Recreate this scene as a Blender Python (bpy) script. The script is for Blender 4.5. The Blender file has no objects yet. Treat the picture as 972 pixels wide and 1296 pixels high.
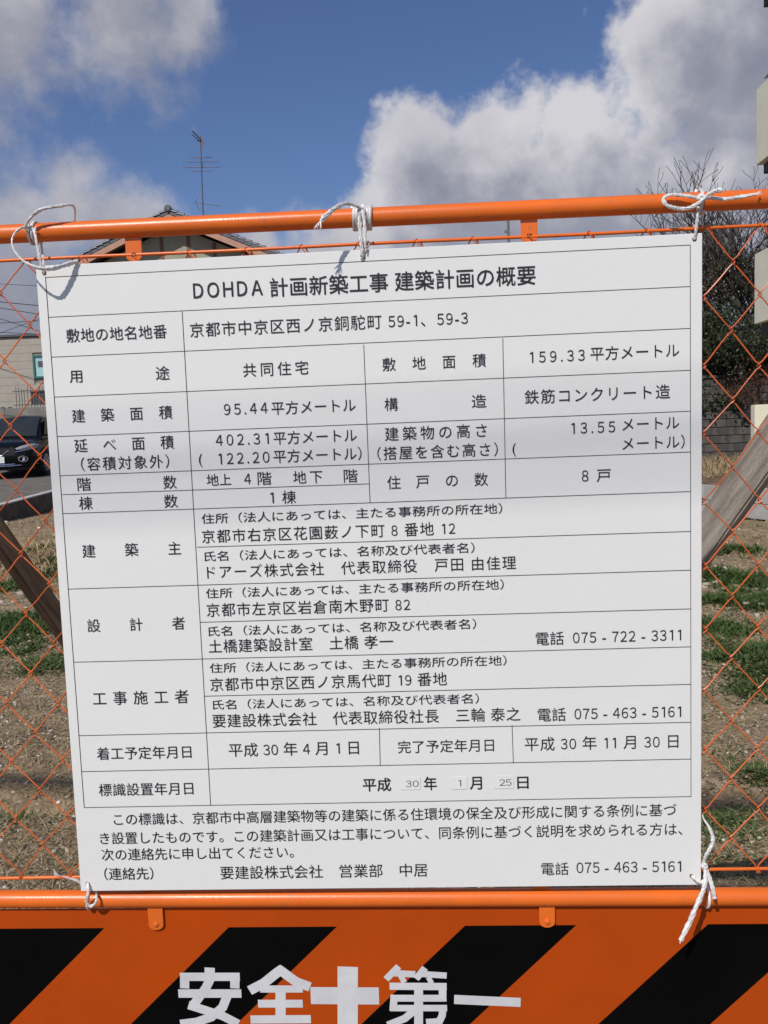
import bpy, bmesh, math, random
import numpy as np
from mathutils import Vector, Matrix
random.seed(7); rng = np.random.default_rng(7)
S = bpy.context.scene
COL = S.collection
R = math.radians

# ------------------------------------------------------------------ camera
CAM = Vector((0.0803, -1.1954, 1.5336)); FPX = 1100.0
yaw, pitch, roll = R(3.017), R(-5.547), R(-2.091)
fwd = Vector((-math.sin(yaw)*math.cos(pitch), math.cos(yaw)*math.cos(pitch), math.sin(pitch)))
rt0 = Vector((math.cos(yaw), math.sin(yaw), 0)); up0 = rt0.cross(fwd)
# roll: rotate right/up about the viewing axis
rgt = rt0*math.cos(roll) + up0*math.sin(roll); upv = -rt0*math.sin(roll) + up0*math.cos(roll)
cd = bpy.data.cameras.new('camera'); cam = bpy.data.objects.new('camera', cd); COL.objects.link(cam)
M = Matrix((rgt, upv, -fwd)).transposed().to_4x4(); M.translation = CAM; cam.matrix_world = M
cd.sensor_fit = 'VERTICAL'; cd.sensor_height = 36; cd.sensor_width = 27; cd.lens = 36*FPX/1296
cd.clip_start = .02; cd.clip_end = 3000
S.camera = cam

def ray(px, py):
    return fwd + rgt*((px-486)/FPX) - upv*((py-648)/FPX)
def at(px, py, y):
    "world point on the plane Y = y seen at a photo pixel (surveying aid)"
    d = ray(px, py); return CAM + d*((y-CAM.y)/d.y)
def ground_at(px, py, z=0.0):
    d = ray(px, py); return CAM + d*((z-CAM.z)/d.z)

# ------------------------------------------------------------------ light
SUN = Vector((-.45, -1, 1.12)).normalized()
sd = bpy.data.lights.new('sun', 'SUN'); sd.energy = 3.45; sd.angle = R(.5); sd.color = (1, .955, .9)
so = bpy.data.objects.new('sun', sd); COL.objects.link(so)
so.rotation_euler = SUN.to_track_quat('Z', 'Y').to_euler()
S.view_settings.view_transform = 'Standard'; S.view_settings.look = 'None'
S.view_settings.exposure = 0; S.view_settings.gamma = 1; S.view_settings.use_curve_mapping = False

# ------------------------------------------------------------------ world : sky with cumulus
SKY = .08
def make_world():
    w = bpy.data.worlds.new('World'); S.world = w; w.use_nodes = True
    nt = w.node_tree; N = nt.nodes; L = nt.links
    def field_group():
        g = bpy.data.node_groups.new('cloud_field', 'ShaderNodeTree')
        g.interface.new_socket('Vector', in_out='INPUT', socket_type='NodeSocketVector')
        g.interface.new_socket('Field', in_out='OUTPUT', socket_type='NodeSocketFloat')
        n = g.nodes; l = g.links
        gi = n.new('NodeGroupInput'); go = n.new('NodeGroupOutput')
        wn = n.new('ShaderNodeTexNoise'); wn.inputs['Scale'].default_value = 9; wn.inputs['Detail'].default_value = 3
        l.new(gi.outputs[0], wn.inputs['Vector'])
        sub = n.new('ShaderNodeVectorMath'); sub.operation = 'SUBTRACT'; l.new(wn.outputs['Color'], sub.inputs[0]); sub.inputs[1].default_value = (.5, .5, .5)
        mad = n.new('ShaderNodeVectorMath'); mad.operation = 'MULTIPLY_ADD'
        l.new(sub.outputs[0], mad.inputs[0]); mad.inputs[1].default_value = (.09, .09, .09); l.new(gi.outputs[0], mad.inputs[2])
        v = mad.outputs[0]
        blobs = [(480,262,62),(535,195,85),(560,255,125),(640,183,84),(640,255,125),(725,222,110),(735,158,52),(840,35,70),(935,30,120),(850,125,72),
                 (940,110,75),(800,265,110),(915,240,85),(1050,100,200),(1030,300,160),(1200,60,220),(1180,-120,160),(960,-60,90),
                 (40,30,112),(150,32,95),(228,15,62),(15,62,70),(-90,50,150),(-80,100,80),(-220,0,190),(110,-80,120),
                 (30,290,90),(95,275,82),(150,290,72),(200,320,60),(-60,330,150),(20,380,150),(-250,330,180),(360,300,28),(330,318,50),
                 (420,184,12),(745,14,30),(715,26,18),(600,8,14),(243,158,12),(430,330,90)]
        prev = None
        for bx, by, br in blobs:
            c = ray(bx, by).normalized()
            d = n.new('ShaderNodeVectorMath'); d.operation = 'DISTANCE'; l.new(v, d.inputs[0]); d.inputs[1].default_value = c
            m = n.new('ShaderNodeMath'); m.operation = 'MULTIPLY_ADD'; l.new(d.outputs['Value'], m.inputs[0])
            m.inputs[1].default_value = -FPX/br*.5; m.inputs[2].default_value = .5
            if br < 40: m.inputs[1].default_value = -FPX/br*.22; m.inputs[2].default_value = .06
            if prev is None: prev = m.outputs[0]
            else:
                x = n.new('ShaderNodeMath'); x.operation = 'SMOOTH_MAX'; x.inputs[2].default_value = .12
                l.new(prev, x.inputs[0]); l.new(m.outputs[0], x.inputs[1]); prev = x.outputs[0]
        # everywhere outside the view: broken cumulus of the same kind
        gn = n.new('ShaderNodeTexNoise'); gn.inputs['Scale'].default_value = 2.3; gn.inputs['Detail'].default_value = 2
        l.new(gi.outputs[0], gn.inputs['Vector'])
        gm = n.new('ShaderNodeMath'); gm.operation = 'MULTIPLY_ADD'; l.new(gn.outputs['Fac'], gm.inputs[0]); gm.inputs[1].default_value = 3; gm.inputs[2].default_value = -1.62
        dc = n.new('ShaderNodeVectorMath'); dc.operation = 'DISTANCE'; l.new(gi.outputs[0], dc.inputs[0]); dc.inputs[1].default_value = ray(486, 150).normalized()
        mk = n.new('ShaderNodeMapRange'); l.new(dc.outputs['Value'], mk.inputs[0]); mk.inputs[1].default_value = .55; mk.inputs[2].default_value = .95
        mk.inputs[3].default_value = -1.5; mk.inputs[4].default_value = 0
        ga = n.new('ShaderNodeMath'); ga.operation = 'ADD'; l.new(gm.outputs[0], ga.inputs[0]); l.new(mk.outputs[0], ga.inputs[1])
        x = n.new('ShaderNodeMath'); x.operation = 'MAXIMUM'; l.new(prev, x.inputs[0]); l.new(ga.outputs[0], x.inputs[1]); prev = x.outputs[0]
        # billows
        f1 = n.new('ShaderNodeTexNoise'); f1.inputs['Scale'].default_value = 16; f1.inputs['Detail'].default_value = 9; f1.inputs['Roughness'].default_value = .62
        l.new(gi.outputs[0], f1.inputs['Vector'])
        fm = n.new('ShaderNodeMath'); fm.operation = 'MULTIPLY_ADD'; l.new(f1.outputs['Fac'], fm.inputs[0]); fm.inputs[1].default_value = .80; fm.inputs[2].default_value = -.40
        ad = n.new('ShaderNodeMath'); ad.operation = 'ADD'; l.new(prev, ad.inputs[0]); l.new(fm.outputs[0], ad.inputs[1])
        l.new(ad.outputs[0], go.inputs[0])
        return g
    g = field_group()
    tc = N.new('ShaderNodeTexCoord')
    def field(vec):
        k = N.new('ShaderNodeGroup'); k.node_tree = g; L.new(vec, k.inputs[0]); return k.outputs[0]
    F0 = field(tc.outputs['Generated'])
    off = N.new('ShaderNodeVectorMath'); off.operation = 'ADD'; L.new(tc.outputs['Generated'], off.inputs[0])
    off.inputs[1].default_value = (-rgt*.028 + upv*.05)
    F1 = field(off.outputs[0])
    def math_(op, a, b=None, c=None, clamp=False):
        m = N.new('ShaderNodeMath'); m.operation = op; m.use_clamp = clamp
        for i, q in enumerate((a, b, c)):
            if q is None: continue
            if isinstance(q, (int, float)): m.inputs[i].default_value = q
            else: L.new(q, m.inputs[i])
        return m.outputs[0]
    def mrange(v, a, b, c=0, d=1, smooth=True):
        m = N.new('ShaderNodeMapRange'); m.interpolation_type = 'SMOOTHSTEP' if smooth else 'LINEAR'
        L.new(v, m.inputs[0])
        for i, q in enumerate((a, b, c, d)): m.inputs[i+1].default_value = q
        return m.outputs[0]
    sx = N.new('ShaderNodeSeparateXYZ'); L.new(tc.outputs['Generated'], sx.inputs[0])
    # right hand cumulus crisp, left hand cloud softer
    soft = mrange(sx.outputs['X'], -.22, -.05, .42, .22)
    cov = math_('DIVIDE', F0, soft, clamp=True)
    cov = mrange(cov, 0, 1)
    dens = mrange(F0, 0, .5)
    lit = mrange(F1, -.10, .60, 1.0, .15)
    tone = mrange(sx.outputs['X'], -.2, .0, .72, 1)
    n2 = N.new('ShaderNodeTexNoise'); n2.inputs['Scale'].default_value = 7; n2.inputs['Detail'].default_value = 6; n2.inputs['Roughness'].default_value = .55
    L.new(tc.outputs['Generated'], n2.inputs['Vector'])
    nn = mrange(n2.outputs['Fac'], .3, .72, -.24, .24, False)
    b = math_('MULTIPLY', math_('ADD', lit, nn, clamp=True), tone)
    # lower part of the clouds is greyer
    low = mrange(sx.outputs['Z'], .05, .28, .60, 1.0)
    b = math_('MULTIPLY', b, low)
    ramp = N.new('ShaderNodeValToRGB'); L.new(b, ramp.inputs[0])
    e = ramp.color_ramp.elements
    e[0].position = 0; e[0].color = (.23, .245, .31, 1); e[1].position = 1; e[1].color = (.68, .665, .69, 1)
    q = ramp.color_ramp.elements.new(.38); q.color = (.34, .345, .405, 1); q = ramp.color_ramp.elements.new(.72); q.color = (.52, .51, .555, 1)
    cl = N.new('ShaderNodeVectorMath'); cl.operation = 'SCALE'; L.new(ramp.outputs[0], cl.inputs[0]); cl.inputs['Scale'].default_value = 1/SKY
    sky = N.new('ShaderNodeTexSky'); sky.sky_type = 'NISHITA'; sky.sun_disc = False
    sky.sun_elevation = math.asin(SUN.z); sky.sun_rotation = math.atan2(SUN.x, SUN.y)
    sky.air_density = 1.15; sky.dust_density = .15; sky.ozone_density = 4.5; sky.altitude = 60
    mx = N.new('ShaderNodeMix'); mx.data_type = 'RGBA'
    tint = N.new('ShaderNodeVectorMath'); tint.operation = 'MULTIPLY'; L.new(sky.outputs[0], tint.inputs[0]); tint.inputs[1].default_value = (.80, .82, 1.02)   # deep, clean spring air
    L.new(math_('MULTIPLY', cov, .94), mx.inputs[0]); L.new(tint.outputs[0], mx.inputs[6]); L.new(cl.outputs[0], mx.inputs[7])
    bg = N['Background']; L.new(mx.outputs[2], bg.inputs[0]); bg.inputs[1].default_value = SKY
make_world()

# ------------------------------------------------------------------ helpers
def tag(o, label=None, cat=None, group=None, kind=None):
    if label: o['label'] = label
    if cat: o['category'] = cat
    if group: o['group'] = group
    if kind: o['kind'] = kind
    return o
def thing(name, label, cat, loc=(0, 0, 0), group=None):
    o = bpy.data.objects.new(name, None); COL.objects.link(o); o.location = loc; o.empty_display_size = .1
    return tag(o, label, cat, group)
def link(name, me, parent=None, mat=None, local=False):
    o = bpy.data.objects.new(name, me); COL.objects.link(o)
    if mat and not me.materials: me.materials.append(mat)
    if parent:
        o.parent = parent
        if not local:
            p = Vector(parent.location); q = parent.parent
            while q: p += q.location; q = q.parent
            o.location = -p
    return o
class MB:
    def __init__(s): s.v = []; s.f = []; s.smooth = False
    def face(s, *p):
        n = len(s.v); s.v += [tuple(q) for q in p]; s.f.append(tuple(range(n, n+len(p)))); return s
    def box(s, c, h, rot=None):
        n = len(s.v); c = Vector(c)
        for z in (-1, 1):
            for x, y in ((-1, -1), (1, -1), (1, 1), (-1, 1)):
                p = Vector((x*h[0], y*h[1], z*h[2]))
                if rot: p = rot @ p
                s.v.append(tuple(c+p))
        for a in ((0,3,2,1),(4,5,6,7),(0,1,5,4),(1,2,6,5),(2,3,7,6),(3,0,4,7)): s.f.append(tuple(n+i for i in a))
        return s
    def bb(s, x0, x1, y0, y1, z0, z1): return s.box(((x0+x1)/2, (y0+y1)/2, (z0+z1)/2), (abs(x1-x0)/2, abs(y1-y0)/2, abs(z1-z0)/2))
    def tube(s, pts, r, n=8, cap=True, flat=1.0, twist=0.0, flatdir=None):
        pts = [Vector(p) for p in pts]; rs = r if isinstance(r, (list, tuple)) else [r]*len(pts)
        s.smooth = True
        t0 = (pts[1]-pts[0]).normalized(); nrm = t0.orthogonal().normalized() if flatdir is None else (Vector(flatdir)-t0*t0.dot(Vector(flatdir))).normalized()
        base = len(s.v); m = len(pts)
        for i, p in enumerate(pts):
            t = (pts[min(i+1, m-1)]-pts[max(i-1, 0)])
            if t.length < 1e-9: t = t0
            t = t.normalized(); nrm = (nrm - t*nrm.dot(t)).normalized(); bn = t.cross(nrm)
            for k in range(n):
                a = 2*math.pi*k/n; ca, sa = math.cos(a), math.sin(a)*flat
                ang = twist*i
                x = ca*math.cos(ang)-sa*math.sin(ang); y = ca*math.sin(ang)+sa*math.cos(ang)
                s.v.append(tuple(p + (nrm*x+bn*y)*rs[i]))
        for i in range(m-1):
            for k in range(n):
                a = base+i*n+k; b = base+i*n+(k+1) % n
                s.f.append((a, b, b+n, a+n))
        if cap:
            s.f.append(tuple(base+k for k in range(n))[::-1]); s.f.append(tuple(base+(m-1)*n+k for k in range(n)))
        return s
    def prism(s, poly, y0, y1):
        "poly of (x,z) extruded along y"
        n = len(s.v); k = len(poly)
        for y in (y0, y1): s.v += [(x, y, z) for x, z in poly]
        s.f.append(tuple(range(n, n+k))); s.f.append(tuple(range(n+k, n+2*k))[::-1])
        for i in range(k): j = (i+1) % k; s.f.append((n+i, n+k+i, n+k+j, n+j))
        return s
    def mesh(s, name, mat=None):
        me = bpy.data.meshes.new(name); me.from_pydata(s.v, [], s.f)
        if s.smooth:
            me.polygons.foreach_set('use_smooth', [True]*len(me.polygons))
        me.update()
        if mat: me.materials.append(mat)
        return me
    def build(s, name, mat, parent=None, bevel=0, angle=40):
        me = s.mesh(name, mat)
        bm = bmesh.new(); bm.from_mesh(me); bmesh.ops.recalc_face_normals(bm, faces=bm.faces)
        if bevel:
            bmesh.ops.remove_doubles(bm, verts=bm.verts, dist=1e-5)
            ed = [e for e in bm.edges if len(e.link_faces) == 2 and e.calc_face_angle(0) > R(30)]
            bmesh.ops.bevel(bm, geom=ed, offset=bevel, segments=2, affect='EDGES', clamp_overlap=True)
        bm.to_mesh(me); bm.free()
        if s.smooth: me.set_sharp_from_angle(angle=R(angle))
        return link(name, me, parent)
def spline(pts, k=6):
    pts = [Vector(p) for p in pts]; out = []
    P = [pts[0]*2-pts[1]] + pts + [pts[-1]*2-pts[-2]]
    for i in range(1, len(P)-2):
        a, b, c, d = P[i-1:i+3]
        for j in range(k):
            t = j/k
            out.append(.5*((2*b)+(c-a)*t+(2*a-5*b+4*c-d)*t*t+(3*b-a-3*c+d)*t*t*t))
    out.append(pts[-1]); return out
def lerp(a, b, t): return a+(b-a)*t

def mat(name, col, rough=.6, metal=0, var=.0, vscale=20, bump=0, bscale=200, spec=.5, col2=None, detail=4, coat=0, rvar=0, stretch=None, obj=True):
    m = bpy.data.materials.new(name); m.use_nodes = True; n = m.node_tree.nodes; l = m.node_tree.links
    b = n['Principled BSDF']; b.inputs['Base Color'].default_value = (*col, 1); b.inputs['Roughness'].default_value = rough
    b.inputs['Metallic'].default_value = metal; b.inputs['Specular IOR Level'].default_value = spec
    if coat: b.inputs['Coat Weight'].default_value = coat; b.inputs['Coat Roughness'].default_value = .08
    tc = n.new('ShaderNodeTexCoord'); mp = n.new('ShaderNodeMapping'); l.new(tc.outputs['Object'], mp.inputs[0])
    if stretch: mp.inputs['Scale'].default_value = stretch
    if var or col2:
        t = n.new('ShaderNodeTexNoise'); t.inputs['Scale'].default_value = vscale; t.inputs['Detail'].default_value = detail; t.inputs['Roughness'].default_value = .6
        l.new(mp.outputs[0], t.inputs['Vector'])
        r = n.new('ShaderNodeValToRGB'); l.new(t.outputs['Fac'], r.inputs[0])
        c2 = col2 or tuple(c*(1-var) for c in col); c1 = col if col2 else tuple(min(1, c*(1+var*.5)) for c in col)
        r.color_ramp.elements[0].position = .32; r.color_ramp.elements[0].color = (*c2, 1)
        r.color_ramp.elements[1].position = .68; r.color_ramp.elements[1].color = (*c1, 1)
        l.new(r.outputs[0], b.inputs['Base Color'])
        if rvar:
            q = n.new('ShaderNodeMapRange'); l.new(t.outputs['Fac'], q.inputs[0]); q.inputs[1].default_value = .3; q.inputs[2].default_value = .7
            q.inputs[3].default_value = rough+rvar; q.inputs[4].default_value = rough-rvar*.5; l.new(q.outputs[0], b.inputs['Roughness'])
    if bump:
        t = n.new('ShaderNodeTexNoise'); t.inputs['Scale'].default_value = bscale; t.inputs['Detail'].default_value = 5
        l.new(mp.outputs[0], t.inputs['Vector'])
        k = n.new('ShaderNodeBump'); k.inputs['Strength'].default_value = bump; k.inputs['Distance'].default_value = 1/bscale
        l.new(t.outputs['Fac'], k.inputs['Height']); l.new(k.outputs[0], b.inputs['Normal'])
    return m
def chips(m, scale, thresh, col, rough=.8):
    "scattered scuffs and dirt flecks over a material"
    n = m.node_tree.nodes; l = m.node_tree.links; b = n['Principled BSDF']
    tc = n.new('ShaderNodeTexCoord'); t = n.new('ShaderNodeTexNoise'); t.inputs['Scale'].default_value = scale; t.inputs['Detail'].default_value = 6; t.inputs['Roughness'].default_value = .7
    l.new(tc.outputs['Object'], t.inputs['Vector'])
    q = n.new('ShaderNodeMapRange'); l.new(t.outputs['Fac'], q.inputs[0]); q.inputs[1].default_value = thresh; q.inputs[2].default_value = thresh+.05
    mx = n.new('ShaderNodeMix'); mx.data_type = 'RGBA'; l.new(q.outputs[0], mx.inputs[0])
    src = b.inputs['Base Color']
    if src.is_linked: l.new(src.links[0].from_socket, mx.inputs[6])
    else: mx.inputs[6].default_value = src.default_value
    mx.inputs[7].default_value = (*col, 1); l.new(mx.outputs[2], src); return m

m_orange = chips(mat('orange_enamel', (.81, .160, .016), .30, var=.14, vscale=7, bump=.06, bscale=300, spec=.5, rvar=.14), 65, .64, (.40, .16, .08))
m_panel = chips(mat('shaded_orange_paint', (.475, .062, .002), .5, spec=.2, var=.10, vscale=5, bump=.04, bscale=120, rvar=.08), 90, .74, (.75, .25, .10))  # same orange as the tubes; dimmer light on the panel darkened into it
m_black = chips(mat('black_sheet_paint', (.003, .0027, .0024), .5, var=.3, vscale=8, spec=.06), 110, .76, (.03, .025, .02))
m_letter = mat('white_stencil_paint', (.66, .655, .66), .5, var=.10, vscale=30)
m_wire = mat('orange_wire_coat', (.74, .145, .03), .38, var=.25, vscale=15, spec=.5)
m_board = mat('white_sign_plastic', (.825, .815, .775), .34, var=.02, vscale=3, bump=.02, bscale=60, spec=.4)
m_ink = mat('black_print', (.016, .016, .018), .45, var=.2, vscale=60)
m_ink2 = mat('grey_print', (.10, .10, .11), .5, var=.2, vscale=60)
m_rope = mat('white_plastic_twine', (.80, .775, .74), .28, var=.28, vscale=90, bump=.7, bscale=500, spec=.7, stretch=(1, 1, .25))
m_steel = mat('dull_steel', (.35, .34, .33), .45, 1, var=.3, vscale=60)
m_dark = mat('dark_hole', (.02, .02, .02), .8, var=.2)

# ------------------------------------------------------------------ ground
XL, XR, YN, YB = ground_at(0, 661).x, 9.2, 14.2, 19.0; XL = (XL+ground_at(65, 647).x)/2
P1_ = ground_at(889, 650); P2_ = ground_at(972, 658); A = P1_-(P2_-P1_).normalized()*4; B = P2_+(P2_-P1_).normalized()*5
def mat_dirt():
    m = bpy.data.materials.new('site_dirt'); m.use_nodes = True; n = m.node_tree.nodes; l = m.node_tree.links; b = n['Principled BSDF']
    b.inputs['Roughness'].default_value = .95; b.inputs['Specular IOR Level'].default_value = .15
    tc = n.new('ShaderNodeTexCoord')
    def noise(s, d=6, r=.6):
        t = n.new('ShaderNodeTexNoise'); t.inputs['Scale'].default_value = s; t.inputs['Detail'].default_value = d; t.inputs['Roughness'].default_value = r
        l.new(tc.outputs['Object'], t.inputs['Vector']); return t.outputs['Fac']
    def ramp(f, stops):
        r = n.new('ShaderNodeValToRGB'); l.new(f, r.inputs[0]); e = r.color_ramp.elements
        e[0].position, e[0].color = stops[0][0], (*stops[0][1], 1); e[1].position, e[1].color = stops[-1][0], (*stops[-1][1], 1)
        for p, c in stops[1:-1]: k = e.new(p); k.color = (*c, 1)
        return r.outputs[0]
    def mix(f, a, c, mode='MIX'):
        x = n.new('ShaderNodeMix'); x.data_type = 'RGBA'; x.blend_type = mode
        if isinstance(f, float): x.inputs[0].default_value = f
        else: l.new(f, x.inputs[0])
        l.new(a, x.inputs[6]); l.new(c, x.inputs[7]); return x.outputs[2]
    big = ramp(noise(.8, 4), [(.35, (.21, .145, .085)), (.5, (.34, .245, .145)), (.68, (.50, .38, .235))])
    mid = ramp(noise(9, 8, .7), [(.3, (.065, .045, .026)), (.5, (.29, .21, .125)), (.72, (.60, .48, .32))])
    c = mix(.6, big, mid)
    v = n.new('ShaderNodeTexVoronoi'); v.inputs['Scale'].default_value = 46; l.new(tc.outputs['Object'], v.inputs['Vector'])
    peb = ramp(v.outputs['Color'], [(.25, (.08, .06, .038)), (.55, (.27, .205, .13)), (.8, (.42, .35, .24)), (.97, (.62, .56, .46))])
    ms = n.new('ShaderNodeMapRange'); l.new(noise(3.1, 3), ms.inputs[0]); ms.inputs[1].default_value = .42; ms.inputs[2].default_value = .6; ms.inputs[4].default_value = .75
    c = mix(ms.outputs[0], c, peb)
    l.new(c, b.inputs['Base Color'])
    bp = n.new('ShaderNodeBump'); bp.inputs['Strength'].default_value = .8; bp.inputs['Distance'].default_value = .02; l.new(noise(40, 8, .75), bp.inputs['Height'])
    b2 = n.new('ShaderNodeBump'); b2.inputs['Strength'].default_value = .7; b2.inputs['Distance'].default_value = .012; b2.invert = True
    l.new(v.outputs['Distance'], b2.inputs['Height']); l.new(bp.outputs[0], b2.inputs['Normal']); l.new(b2.outputs[0], b.inputs['Normal'])
    return m
m_dirt = mat_dirt()
m_asph = mat('asphalt', (.175, .158, .138), .9, var=.25, vscale=3, bump=.5, bscale=90, spec=.2)
m_earth = mat('neighbour_earth', (.20, .14, .09), .95, var=.5, vscale=4, bump=.6, bscale=30, spec=.1)
m_conc = chips(mat('pale_concrete', (.42, .41, .38), .85, var=.22, vscale=5, bump=.35, bscale=60, spec=.25), 12, .66, (.22, .20, .17))
m_dconc = chips(mat('dark_mottled_concrete', (.115, .10, .085), .9, var=.4, vscale=6, bump=.5, bscale=50, spec=.2), 9, .6, (.07, .06, .05))  # dark mottled concrete for the kerb blocks

m_conc2 = mat('grey_concrete', (.24, .225, .20), .9, var=.3, vscale=2, bump=.3, bscale=40, spec=.2)
def fnoise(x, y):
    z = np.zeros_like(x)
    r2 = np.random.default_rng(3)
    for k in range(46):
        fr = 2**r2.uniform(-1.5, 3.3); a = r2.uniform(0, 2*np.pi); ph = r2.uniform(0, 6.28)
        z += np.sin((x*np.cos(a)+y*np.sin(a))*fr*1.7+ph + .7*np.sin(y*fr*.8+ph*2))*fr**-.85
    return z*.010
def ground_h(x, y):
    x = np.asarray(x, float); y = np.asarray(y, float)
    e = np.clip(np.minimum.reduce([(x-XL)/1.2, (XR-x)/1.2, (y+.1)/.5]), 0, 1)
    h = fnoise(x, y)*e
    # groove with a low rim, shaped into the soil to give a dark shadow band
    shade_groove = np.exp(-((y-2.27-.02*x+.05*np.sin(x*1.7))/.075)**2)*.055
    rim = np.exp(-((y-2.44-.02*x+.05*np.sin(x*1.7))/.07)**2)*.02
    return h - shade_groove + rim
def lot():
    xs = np.concatenate([np.arange(XL, -2.6, .06), np.arange(-2.6, 3.2, .022), np.arange(3.2, XR+.05, .06)])
    ys = np.concatenate([np.arange(-.02, 1.2, .06), np.arange(1.2, 5.5, .022), np.arange(5.5, YB+.4, .07)])
    X, Y = np.meshgrid(xs, ys); Z = ground_h(X, Y)
    Z += rng.normal(0, .0022, X.shape)*(Y > 1)
    nx, ny = len(xs), len(ys)
    V = np.stack([X.ravel(), Y.ravel(), Z.ravel()], 1)
    i = np.arange(nx-1)[None, :] + np.arange(ny-1)[:, None]*nx; i = i.ravel()
    F = np.stack([i, i+1, i+1+nx, i+nx], 1)
    me = bpy.data.meshes.new('lot_ground'); me.vertices.add(len(V)); me.vertices.foreach_set('co', V.ravel())
    me.loops.add(F.size); me.loops.foreach_set('vertex_index', F.ravel()); me.polygons.add(len(F))
    me.polygons.foreach_set('loop_start', np.arange(0, F.size, 4)); me.update(calc_edges=True)
    me.polygons.foreach_set('use_smooth', np.ones(len(F), bool)); me.materials.append(m_dirt)
    tag(link('lot_ground', me), kind='structure')
lot()
b = MB(); b.face((-900, -900, -.06), (900, -900, -.06), (900, 900, -.06), (-900, 900, -.06)); tag(b.build('ground', m_earth), kind='structure')
b = MB(); b.bb(-40, 40, -8, -.02, -.3, -.012); tag(b.build('street', m_asph), kind='structure')
def zr(y): return .33+.037*(y-15.3)
b = MB(); b.v = [(x, y, z) for y in (-.02, 27.5) for x in (-60, XL-.14) for z in (-.4, zr(y))]; b.f = [(0,1,3,2),(4,6,7,5),(0,4,5,1),(2,3,7,6),(1,5,7,3),(0,2,6,4)]
tag(b.build('parking_area', m_asph), kind='structure')
b = MB(); b.bb(-60, 60, 27.5, 90, -.3, .75); tag(b.build('far_ground', m_earth), kind='structure')
# retaining kerb on the left
t = thing('retaining_kerb', 'low dark concrete retaining kerb between the building lot and the asphalt car park', 'kerb', (XL-.07, 8, 0))
ym = 0.0
for k in range(11):
    y0 = ym+k*2.0; bb_ = MB(); bb_.v = [(x, y, z) for y in (y0+.006, y0+1.994) for x in (XL-.14, XL) for z in (-.4, zr(y)-.008)]; bb_.f = [(0,1,3,2),(4,6,7,5),(0,4,5,1),(2,3,7,6),(1,5,7,3),(0,2,6,4)]
    bb_.build('kerb_block', m_dconc, t, bevel=.008)
m_kt = mat('worn_white_paint', (.52, .51, .48), .7, var=.25, vscale=14, bump=.2, bscale=80)
bb_ = MB(); bb_.v = [(x, y, z) for y in (0, 22) for x in (XL-.16, XL+.006) for z in (zr(y)-.007, zr(y)+.018)]; bb_.f = [(0,1,3,2),(4,6,7,5),(0,4,5,1),(2,3,7,6),(1,5,7,3),(0,2,6,4)]; bb_.build('white_edge', m_kt, t)
# back wall of two courses of concrete block, slanting across the lot's far right corner
dr = (B-A).normalized(); nr = Vector((-dr.y, dr.x, 0)); n_blk = 15; Lb = (B-A).length/n_blk
t = thing('low_concrete_wall', 'low two course pale concrete wall along the far right edge of the lot', 'wall', A)
rot = Matrix((dr, nr, Vector((0, 0, 1)))).transposed()
me = None
for c in range(2):
    for k in range(n_blk):
        q = MB(); q.box((0, 0, 0), (Lb/2-.004, .07-.006*c, .112)); 
        if me is None:
            o = q.build('block', m_conc, None, bevel=.006); me = o.data; o.parent = t
        else: o = bpy.data.objects.new('block', me); COL.objects.link(o); o.parent = t
        p = dr*(Lb*(k+.5)) + Vector((0, 0, .115+.23*c-.0)) + nr*random.uniform(-.003, .003)
        o.matrix_local = Matrix.Translation(p) @ rot.to_4x4()
b = MB(); o = b.box(((A+B)/2)+nr*3.1+Vector((0, 0, .18)), ((B-A).length/2+2, 3, .28), rot) ; tag(b.build('raised_earth', m_earth), kind='structure')
b = MB(); b.bb(XL-.1, 1.5, 19.2, 27.4, -.3, .45); tag(b.build('rear_yard', m_earth), kind='structure')

# stones, straw, weeds -- only counted as masses
def wedge_pts(n, y0, y1, side=None, power=1.5):
    "points behind the fence, denser near it, spread over what can be looked at"
    u = rng.random(n)**power; y = y0+(y1-y0)*u
    d = y-CAM.y; xa = (rng.random(n)*2-1)*.62*d
    k = (xa > XL+.1) & (xa < XR-.3) & (((xa-A.x)*(B.y-A.y)-(y-A.y)*(B.x-A.x))*np.sign((0-A.x)*(B.y-A.y)-(0-A.y)*(B.x-A.x)) > .1)
    return xa[k], y[k]
def scatter_mesh(name, verts, faces, m, kind='stuff', label=None, cat=None):
    me = bpy.data.meshes.new(name); V = np.concatenate(verts); 
    me.vertices.add(len(V)); me.vertices.foreach_set('co', V.ravel().astype(np.float32))
    F = np.concatenate(faces); k = F.shape[1]
    me.loops.add(F.size); me.loops.foreach_set('vertex_index', F.ravel()); me.polygons.add(len(F))
    me.polygons.foreach_set('loop_start', np.arange(0, F.size, k)); me.update(calc_edges=True); me.materials.append(m)
    o = link(name, me); tag(o, label, cat, kind=kind); return o
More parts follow.
